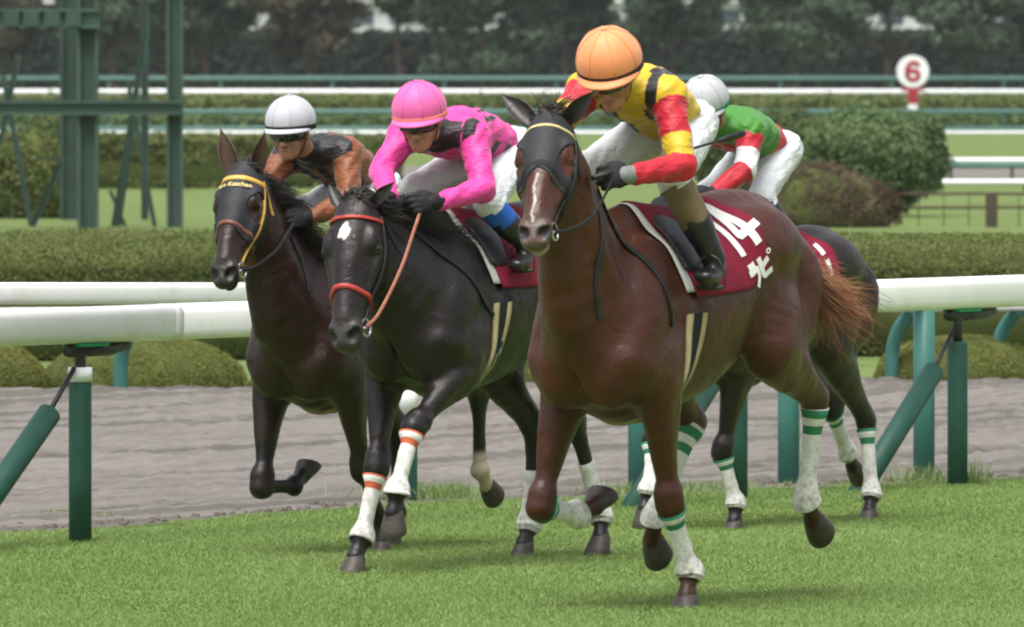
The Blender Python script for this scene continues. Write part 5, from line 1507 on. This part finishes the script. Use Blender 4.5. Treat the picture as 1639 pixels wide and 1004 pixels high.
    f.u(Ell(hx(.097, 0, -.124), np.array([.011, .026, .0075]) * sc, ax), .008); f.u(Ell(hx(.094, 0, -.138), np.array([.011, .022, .0075]) * sc, ax), .008)
    f.cut(Ell(hx(.108, 0, -.131), np.array([.020, .026, .0025]) * sc, ax), .003)
    hf = Field()
    for n_ in ('L', 'R'):
        hv = np.array(J[n_ + 'hdir'], float); pm = np.array([.0, -1.0, -.25]) if n_ == 'L' else np.array([.0, 1.0, -.25])
        hand_field(f, g[n_ + 'wr'], hv, pm, sc); hand_field(hf, g[n_ + 'wr'], hv, pm, sc * 1.02)
    V, Q = sdf_mesh(f, .0062, it=1); body = obj('body', mesh_np('person_body', V - org, Q, True), M_SKIN, root)
    def cloth(nm, f, off, mat, col=None, wr=0.0, h=.008, clip=None):
        nz = (lambda X, Y, Z: wr * (np.sin(X * 55 + Z * 48 + 3 * np.sin(Y * 17)) * np.sin(Y * 40 - Z * 35 + 2 * np.sin(X * 13)))) if wr else None
        V, Q = sdf_mesh(f, h, off, clip, 2, nz)
        at = None
        if col is not None: at = {'dye': ('FLOAT_COLOR', np.column_stack([col(V), np.ones(len(V))]))}
        return obj(nm, mesh_np(nm, V - org, Q, True, at), mat, root)
    # jacket with its colours
    fj = Field(); torso(fj, .010, 'jacket'); arms(fj, .010, .94)
    fj.u(Tub([nb - unit(spine) * .02, nb + (hx(-.03, 0, -.12) - nb) * .35], np.array([.070, .062]) * sc), .02)
    fwd_ = unit(spine); dn = unit(np.cross(lat, fwd_));  dn = -dn if dn[2] > 0 else dn
    def region(V):
        """torso coordinates and position along each sleeve"""
        tx = (V - hip) @ fwd_ / np.linalg.norm(spine); ty = (V - (hip + shc) / 2) @ lat / sc; tz = (V - (hip + shc) / 2) @ dn / sc
        best = np.full(len(V), -1.0); arm = np.zeros(len(V), int); bd = np.full(len(V), .074 * sc)
        for n_, s_ in (('L', 1), ('R', -1)):
            sh, el, wr_ = g[n_ + 'sh'], g[n_ + 'el'], g[n_ + 'wr']
            for a_, b_, o_ in ((sh, el, 0), (el, wr_, 1)):
                t = seg_t(V, a_, b_); dd = np.linalg.norm(V - (a_ + np.clip(t, 0, 1)[:, None] * (b_ - a_)), axis=1)
                m_ = (dd < bd) & (t > -.05 if o_ else t > .12); best = np.where(m_, np.clip(t, 0, 1) + o_, best); arm = np.where(m_, s_, arm); bd = np.where(m_, dd, bd)
        return tx, ty, tz, best, arm
    cloth('jacket', fj, 0.0, M_SILK, lambda V: J['dye'](V, *region(V)), .0042, .006)
    # breeches
    fb = Field(); thighs(fb, .006, .30)
    fb.u(Tub([hip - unit(spine) * .05 * sc, hip + spine * .22 + rise * .02 * sc], np.array([.128, .128]) * sc, np.array([.110, .098]) * sc, side=lat), .03)
    cloth('breeches', fb, 0.0, M_BREECH, None, .0036)
    for n_ in ('L', 'R'):
        kn, an, to = g[n_ + 'kn'], g[n_ + 'ank'], g[n_ + 'toe']; fbo = Field()
        fbo.u(Tub([kn + (an - kn) * J.get('boot0', .42), kn + (an - kn) * .6, kn + (an - kn) * .8, an], np.array([.062, .060, .050, .044]) * sc, n=3), .02)
        fd = unit(to - an); heel = an - fd * .05 * sc + np.array([0, 0, -.050]) * sc
        fbo.u(Tub([heel, an + np.array([0, 0, -.048]) * sc + fd * .06 * sc, to], np.array([.034, .041, .036]) * sc, np.array([.036, .034, .022]) * sc, side=np.cross(fd, [0, 0, 1]), n=3), .025)
        cloth('boot', fbo, 0.0, M_BOOT, None, .002)
        fk = Field(); b0 = J.get('boot0', .42); fk.u(Tub([kn + (an - kn) * J.get('cuff0', .12), kn + (an - kn) * (b0 + .04)], np.array([.065, .0615]) * sc), .01)
        cloth('boot_top', fk, 0.0, J.get('cuffmat', M_BOOT))
        # stirrup iron under the foot, hung on its leather
        c = an + fd * .055 * sc + np.array([0, 0, -.052]) * sc; sx = unit(np.cross(fd, [0, 0, 1])); hh = .11 * sc
        arc = [c + sx * .058 * sc + np.array([0, 0, -.03]) * sc, c + sx * .060 * sc + np.array([0, 0, .02]), c + sx * .035 * sc + np.array([0, 0, .075]), c + np.array([0, 0, .095]), c - sx * .035 * sc + np.array([0, 0, .075]), c - sx * .060 * sc + np.array([0, 0, .02]), c - sx * .058 * sc + np.array([0, 0, -.03]) * sc]
        mb = MB(); mb.tube(catmull(arc, 4), .0045, 8); mb.tube([arc[0], c + np.array([0, 0, -.034]) * sc, arc[-1]], .009, 8)
        mb.v = [v_ - org for v_ in mb.v]; H.stir = mb.build('stirrup_iron', M_STEEL, root, True)
    cloth('glove', hf, .003, J.get('glovemat', M_GLOVE), None, 0, .0055)
    for n_ in ('L', 'R'):
        wr_, el = g[n_ + 'wr'], g[n_ + 'el']; hv = unit(J[n_ + 'hdir']); fc = Field(); fc.u(Tub([wr_ - unit(wr_ - el) * .02 * sc, wr_ + hv * .035 * sc], np.array([.037, .036]) * sc), .01); cloth('cuff', fc, 0, J.get('cuffm', M_GLOVE), None, 0, .006)
    # helmet: dome, seams, band, peak, chin strap
    hr = np.array([.130, .121, .126]) * J.get('hs', 1.0) * sc; hm = helmet_mat('helmet_cover', J['helmc'])
    hel = empty('helmet', (0, 0, 0), 0, root)
    th = np.linspace(.0, 1.0, 16); ph = np.arange(40) / 40 * 2 * np.pi
    rim = -.030; rows = []
    for t in th:
        e = np.pi / 2 - t * (np.pi / 2 - math.asin(rim / .126)); rad = math.cos(e); z = math.sin(e)
        seam = 1 + .0 * ph
        rows.append(hx(0, 0, 0) + (np.cos(ph) * rad)[:, None] * fdir * hr[0] + (np.sin(ph) * rad)[:, None] * sd * hr[1] + up * hr[2] * z)
    low = hx(0, 0, 0) + (np.cos(ph) * .9)[:, None] * fdir * hr[0] + (np.sin(ph) * .9)[:, None] * sd * hr[1] + up * (rim * .9 * sc)
    mb = MB(); mb.grid(np.array(rows + [low]), closed_v=True); mb.build('shell', hm, hel, True, org)
    for k in range(8):
        a = k * np.pi / 4 + .39; pts = []
        for t in np.linspace(.06, .93, 10):
            e = np.pi / 2 - t * (np.pi / 2 + .2); pts.append(hx(0, 0, 0) + (math.cos(a) * math.cos(e) * fdir * hr[0] + math.sin(a) * math.cos(e) * sd * hr[1] + up * hr[2] * math.sin(e)) * 1.004)
        mb = MB(); mb.tube(pts, .0028 * sc, 6); mb.build('seam', hm, hel, True, org)
    mb = MB(); mb.tube([hx(0, 0, 0) + up * hr[2] * .985, hx(0, 0, 0) + up * (hr[2] + .007 * sc)], [.011 * sc, .008 * sc], 12); mb.build('button', J.get('btnmat', hm), hel, True, org)
    mb = MB(); rows = []
    for z, k in ((-.036, 1.0), (-.033, 1.030), (-.014, 1.030), (-.010, 1.0)):
        rows.append(hx(0, 0, 0) + k * ((np.cos(ph) * .985)[:, None] * fdir * hr[0] + (np.sin(ph) * .985)[:, None] * sd * hr[1]) + up * ((z + .004 * np.cos(ph))[:, None] * sc))
    mb.grid(np.array(rows), closed_v=True); mb.build('band', J.get('bandmat', M_STRAP), hel, True, org)
    pk = np.linspace(-1.45, 1.45, 27); ext = .040 * np.cos(pk / 1.45 * np.pi / 2) ** .8
    ro = []
    for kz, ke in ((-.024, 0), (-.036, .8), (-.041, 1.0), (-.046, .97), (-.040, 0)):
        ro.append(hx(0, 0, 0) + (np.cos(pk) * (.97 * hr[0] + ext * ke * sc))[:, None] * fdir + (np.sin(pk) * (.97 * hr[1] + ext * ke * sc * .6))[:, None] * sd + up * (kz + .006) * sc)
    mb = MB(); mb.grid(np.array(ro)); mb.build('peak', J.get('peakmat', hm), hel, True, org)
    for s_ in (1, -1):
        P = [hx(.030, .083 * s_, -.03), hx(.025, .079 * s_, -.08), hx(.030, .062 * s_, -.135), hx(.045, .02 * s_, -.180), hx(.047, 0, -.185)]
        ribbon_free([p - org for p in P], .018 * sc, .004, fdir, M_STRAP, 'chin_strap', hel)
    # goggles strapped round the face
    az = np.linspace(-1.15, 1.15, 25); cols = []
    for z, k in ((-.026, .0), (-.031, .014), (-.053, .019), (-.076, .014), (-.081, 0)):
        C = np.tile(hx(.012, 0, z), (25, 1)); Dv = np.cos(az)[:, None] * fdir + np.sin(az)[:, None] * sd
        hit = march(f, C, Dv, .006 + k * .6, .16 * sc, .03, 50); r_ = np.linalg.norm(hit - C, axis=1); r_ = np.minimum(r_, np.interp(np.abs(az), [0, .5, 1.15], [.112, .106, .094]) * sc + k * .6); cols.append(C + Dv * r_[:, None])
    mb = MB(); mb.grid(np.stack(cols, 1)); mb.build('goggles', J.get('gog', M_GOG), root, True, org)
    return root
def arr(c, n): return np.tile(np.asarray(c, float), (n, 1))
def sel(C, m, c): C[m] = c; return C
def soft(x, a, b, e=.06): return (x > a) & (x < b)
YEL, RED, BLK, PNK = (.62, .42, .02), (.48, .012, .028), (.012, .010, .014), (.72, .05, .30)
def dye_a(V, tx, ty, tz, t, arm):
    C = arr(YEL, len(V)); body = t < 0
    sel(C, body & (np.abs(np.abs(ty) - .085) < .030), BLK)
    sel(C, body & (tx > 1.02) & (np.abs(ty) < .07), YEL)
    sl = t >= 0; sel(C, sl & (t > .10), RED); sel(C, sl & (t > .60) & (t < .92), YEL); return C
def dye_b(V, tx, ty, tz, t, arm):
    C = arr(PNK, len(V)); body = t < 0
    for c0 in (-.115, -.07, -.025, .025, .07, .115):
        for t0, t1 in ((.12, .34), (.46, .70)): sel(C, body & (np.abs(ty - c0) < .0105) & (tx > t0) & (tx < t1) & (tz < -.03), BLK)
    for c0 in (.12, .30, .48): sel(C, body & (np.abs(tx - c0) < .045) & (np.abs(ty) > .10) & (tz > -.012) & (tz < .045), BLK)
    sel(C, body & (tx > .86) & (np.abs(ty) > .090) & (np.abs(ty) < .150) & (tz < .05), BLK)
    sel(C, body & (tx > 1.06) & (np.abs(ty) < .085), (.02, .008, .016)); return C
def dye_c(V, tx, ty, tz, t, arm):
    OR = (.22, .072, .026); C = arr(OR, len(V)); body = t < 0
    sel(C, body & (np.abs(np.abs(ty) - .085) < .032), (.018, .012, .016)); sel(C, body & (np.abs(ty) < .02), (.018, .012, .016))
    sel(C, body & (tx > 1.05), (.014, .012, .014)); 
    fr = np.sin(t * 3.0) * .0
    sel(C, (t >= 0) & (tz < -.035) & (t > .05) & (t < .95), (.018, .012, .016)); return C
def dye_d(V, tx, ty, tz, t, arm):
    GR = (.045, .21, .018); RD = (.44, .012, .025); C = arr(GR, len(V)); body = t < 0
    sel(C, body & (tx < .34), RD); sel(C, body & (tz > .075), RD); sel(C, t >= .06, RD); sel(C, (t > .55) & (t < 1.02), (.70, .70, .71)); return C

JA = dict(sc=1.06, label='jockey in yellow and red silks with an orange helmet leaning low over the leading horse',
    hip=(-.10, .0, 1.93), Lsh=(.35, .205, 2.055), Rsh=(.41, -.125, 2.075), Lel=(.46, .330, 1.775), Rel=(.60, -.155, 1.935), Lwr=(.715, .240, 1.742), Rwr=(.83, -.02, 1.775),
    Lhdir=(.75, -.65, -.05), Rhdir=(.8, .3, -.1), Lkn=(.31, .215, 1.725), Rkn=(.27, -.205, 1.755), Lank=(.18, .328, 1.405), Rank=(.16, -.33, 1.41), Ltoe=(.32, .350, 1.335), Rtoe=(.30, -.36, 1.33),
    helm=(.62, .086, 2.195), face=(.86, .22, -.46), up=(.2, 0, 1), helmc=(.80, .29, .115), hs=1.03, bandmat=plain('band_brown', (.035, .010, .008), .7, .2, 20), gog=M_GOGC, cuffmat=M_KHAKI, boot0=.50, cuff0=.02, cuffm=M_GREY, dye=dye_a)
JB = dict(sc=.98, label='jockey in bright pink and black silks with a pink helmet and dark goggles',
    hip=(-.18, .035, 1.80), Lsh=(.30, .165, 1.865), Rsh=(.34, -.150, 1.870), Lel=(.42, .275, 1.640), Rel=(.52, -.17, 1.715), Lwr=(.65, .172, 1.585), Rwr=(.75, .0, 1.60),
    Lhdir=(.85, -.4, .0), Rhdir=(.9, .1, -.1), Lkn=(.24, .205, 1.58), Rkn=(.22, -.17, 1.64), Lank=(.08, .30, 1.40), Rank=(.08, -.30, 1.38), Ltoe=(.20, .315, 1.315), Rtoe=(.20, -.31, 1.30),
    helm=(.55, .033, 1.985), face=(.93, .24, -.27), up=(.2, 0, 1), helmc=(.72, .115, .36), hs=1.0, bandmat=plain('band_salmon', (.75, .20, .16), .7, .2, 20), cuffmat=M_BLUE, boot0=.38, cuff0=.02, dye=dye_b)
JC = dict(sc=.93, label='jockey in brown orange and black silks with a white helmet at the left',
    hip=(-.10, .0, 1.62), Lsh=(.29, .115, 1.785), Rsh=(.33, -.165, 1.765), Lel=(.40, .19, 1.575), Rel=(.50, -.20, 1.60), Lwr=(.60, .10, 1.50), Rwr=(.66, -.03, 1.50),
    Lhdir=(.9, -.3, .0), Rhdir=(.9, .1, -.1), Lkn=(.22, .19, 1.50), Rkn=(.20, -.18, 1.52), Lank=(.06, .28, 1.25), Rank=(.06, -.28, 1.25), Ltoe=(.19, .30, 1.19), Rtoe=(.19, -.30, 1.19),
    helm=(.55, -.022, 1.925), face=(.96, .12, -.14), up=(.1, 0, 1), helmc=(.46, .47, .51), hs=.98, boot0=.38, cuff0=.05, dye=dye_c)
JD = dict(sc=.94, label='jockey in green and red silks with a white helmet behind the leading rider',
    hip=(-.14, -.04, 1.765), Lsh=(0.3, 0.093, 1.86), Rsh=(0.34, -0.182, 1.88), Lel=(0.42, 0.123, 1.68), Rel=(0.5, -0.227, 1.68), Lwr=(0.6, 0.043, 1.57), Rwr=(0.64, -0.087, 1.57),
    Lhdir=(.9, -.3, -.2), Rhdir=(.9, .1, -.2), Lkn=(0.16, 0.073, 1.55), Rkn=(0.16, -0.207, 1.56), Lank=(0.04, 0.213, 1.27), Rank=(0.04, -0.327, 1.27), Ltoe=(0.17, 0.233, 1.2), Rtoe=(0.17, -0.347, 1.2),
    helm=(0.55, -0.022, 2.01), face=(.86, .06, -.46), up=(.2, 0, 1), helmc=(.45, .455, .48), hs=1.0, bandmat=plain('band_green', (.03, .18, .09), .7, .2, 20), boot0=.38, cuff0=.05, dye=dye_d)

make_hood(HA, .315); make_hood(HC, .345)
BRA = make_bridle(HA, dict(brow=M_CREAM, nose=M_BLKF, cheek=M_BLK, brow_w=.014, nose_t=.335, nose_w=.030, nose_tilt=.45))
BRB = make_bridle(HB, dict(brow=M_REDS, nose=M_REDS, cheek=M_BLK, brow_w=.016, nose_t=.40, nose_w=.020, nose_tilt=.15))
BRC = make_bridle(HC, dict(brow=M_YELS, nose=M_BROWNS, cheek=M_YELS, brow_w=.026, nose_t=.355, nose_w=.018, nose_tilt=.2))
BRD = make_bridle(HD, dict(brow=M_BLK, nose=M_BLK, cheek=M_BLK))
def brow_text(a, b):
    HP = HC.HP; e = unit(HC.hn + HC.hd * .12); ang = np.pi / 2 + a / (.105 * HC.hl)
    C = np.stack([HP(.125 - q / HC.hl, -.055, 0) for q in b]); return march(HC.g, C, ring_dirs(HC.hs, e, np.pi - ang), .0135, .22, 0, 90)
surface_text('Ayo Katchan', brow_text, .031, .0005, plain('gold_thread', (.72, .58, .22), .6, .1, 30), 'lettering', bpy.data.objects['hood.001'])

make_saddle(HA, 'saddle with wine red cloth numbered 14 under the orange helmeted jockey', .47, digits=True)
make_saddle(HB, 'saddle with wine red cloth under the pink jockey', .47, lab=True)
make_saddle(HC, 'saddle with wine red cloth under the brown and orange jockey', .46)
make_saddle(HD, 'saddle with wine red cloth on the rear horse behind the number 14 horse', .46, extra=[[(-.25, .20), (-.25, .28)], [(-.25, .31), (-.25, .40)]])
for H_, J_ in ((HA, JA), (HB, JB), (HC, JC), (HD, JD)): build_jockey(H_, J_)

# reins, breast straps (parts of each bridle)
def rein(H, br, J, mat, sag=.06, mat2=None):
    for n_, p in (('L', H.bitL), ('R', H.bitR)):
        w = np.array(J[n_ + 'wr']) + unit(J[n_ + 'hdir']) * .07; s = 1 if n_ == 'L' else -1
        mid = (p + w) / 2 + np.array([0, .03 * s, -sag]); 
        ribbon_free([p, p * .7 + mid * .3 + np.array([0, .015 * s, -.01]), mid, w * .6 + mid * .4, w], .016, .004, (0, 0, 1), mat, 'rein', br)
rein(HA, BRA, JA, M_BLK, .05); rein(HB, BRB, JB, M_ORG, .015); rein(HC, BRC, JC, M_BLK, .03); rein(HD, BRD, JD, M_BLK, .06)
# slack rein end hanging over the shoulder of the leading horse and its neck strap
G = HA.g
def drape(H, br, pts, w, mat, nm, off=.010):
    """strap laid over neck and shoulder: pts (x, z, side) marched outwards along y"""
    P = catmull(np.array(pts, float), 6); C = np.stack([P[:, 0], P[:, 2] * 0, P[:, 1]], -1); Dv = np.stack([P[:, 0] * 0, np.sign(P[:, 2]), P[:, 0] * 0], -1)
    tg = np.gradient(C, axis=0); A = np.cross(tg, [0, 1, 0]); A /= np.linalg.norm(A, axis=1, keepdims=True) + 1e-9
    return wrap_ribbon(H.g, C, Dv, A, w, off, .5).build(nm, mat, br, True)
drape(HA, BRA, [(.72, 1.68, 1), (.62, 1.55, 1), (.52, 1.40, 1), (.46, 1.25, 1), (.42, 1.14, 1)], .022, M_BLK, 'rein_end')
drape(HA, BRA, [(.80, 1.60, 1), (.82, 1.45, 1), (.83, 1.30, 1), (.80, 1.17, 1)], .014, M_BLK, 'neck_strap')
drape(HB, BRB, [(.72, 1.50, 1), (.58, 1.38, 1), (.45, 1.24, 1), (.30, 1.10, 1)], .018, M_BLK, 'breast_strap')
drape(HC, BRC, [(.70, 1.42, 1), (.66, 1.30, 1), (.66, 1.18, 1)], .03, M_BLK, 'breast_strap')
# whip held back under the arm of the leading jockey
wo = np.array([.80, .18, 1.75]); we = np.array([.10, .425, 1.905])
wr = empty('riding_whip', (0, 0, 0)); wr.location = np.array(SPEC_A['at'] + (0.0,)) + FWD * wo[0] + LEFT * wo[1] + np.array([0, 0, wo[2]]); wr.rotation_euler = (0, 0, HROT)
dv = we - wo
mb = MB(); mb.tube([-dv * .12, dv * .0, dv * .12], [.011, .012, .010], 10); mb.build('grip', M_BLK, wr, True)
mb = MB(); mb.tube([dv * .12, dv * .5, dv * .82], [.0075, .006, .005], 8); mb.build('shaft', M_BLK, wr, True)
mb = MB(); mb.tube([dv * .80, dv * .86, dv * .98, dv * 1.0], [.006, .013, .015, .010], 8, flat=(1, .6)); mb.build('flap', M_BLK, wr, True)
tag(wr, 'black riding whip held back under the arm of the orange helmeted jockey', 'whip')
# ------------------------------------------------------------------ damp air between the stands and the far trees
mb = MB(); mb.box((0, 400, 12), (260, 900, 28))
m = NT('haze_air'); m.t.nodes.remove(m.b)
pv = m.n('ShaderNodeVolumePrincipled'); pv.inputs['Color'].default_value = (.86, .90, .93, 1); pv.inputs['Density'].default_value = .00006; pv.inputs['Anisotropy'].default_value = .0
m.l(pv.outputs[0], m.out.inputs['Volume'])
tag(mb.build('haze', m.m), 'thin damp haze filling the air over the racecourse', 'haze', kind='stuff')
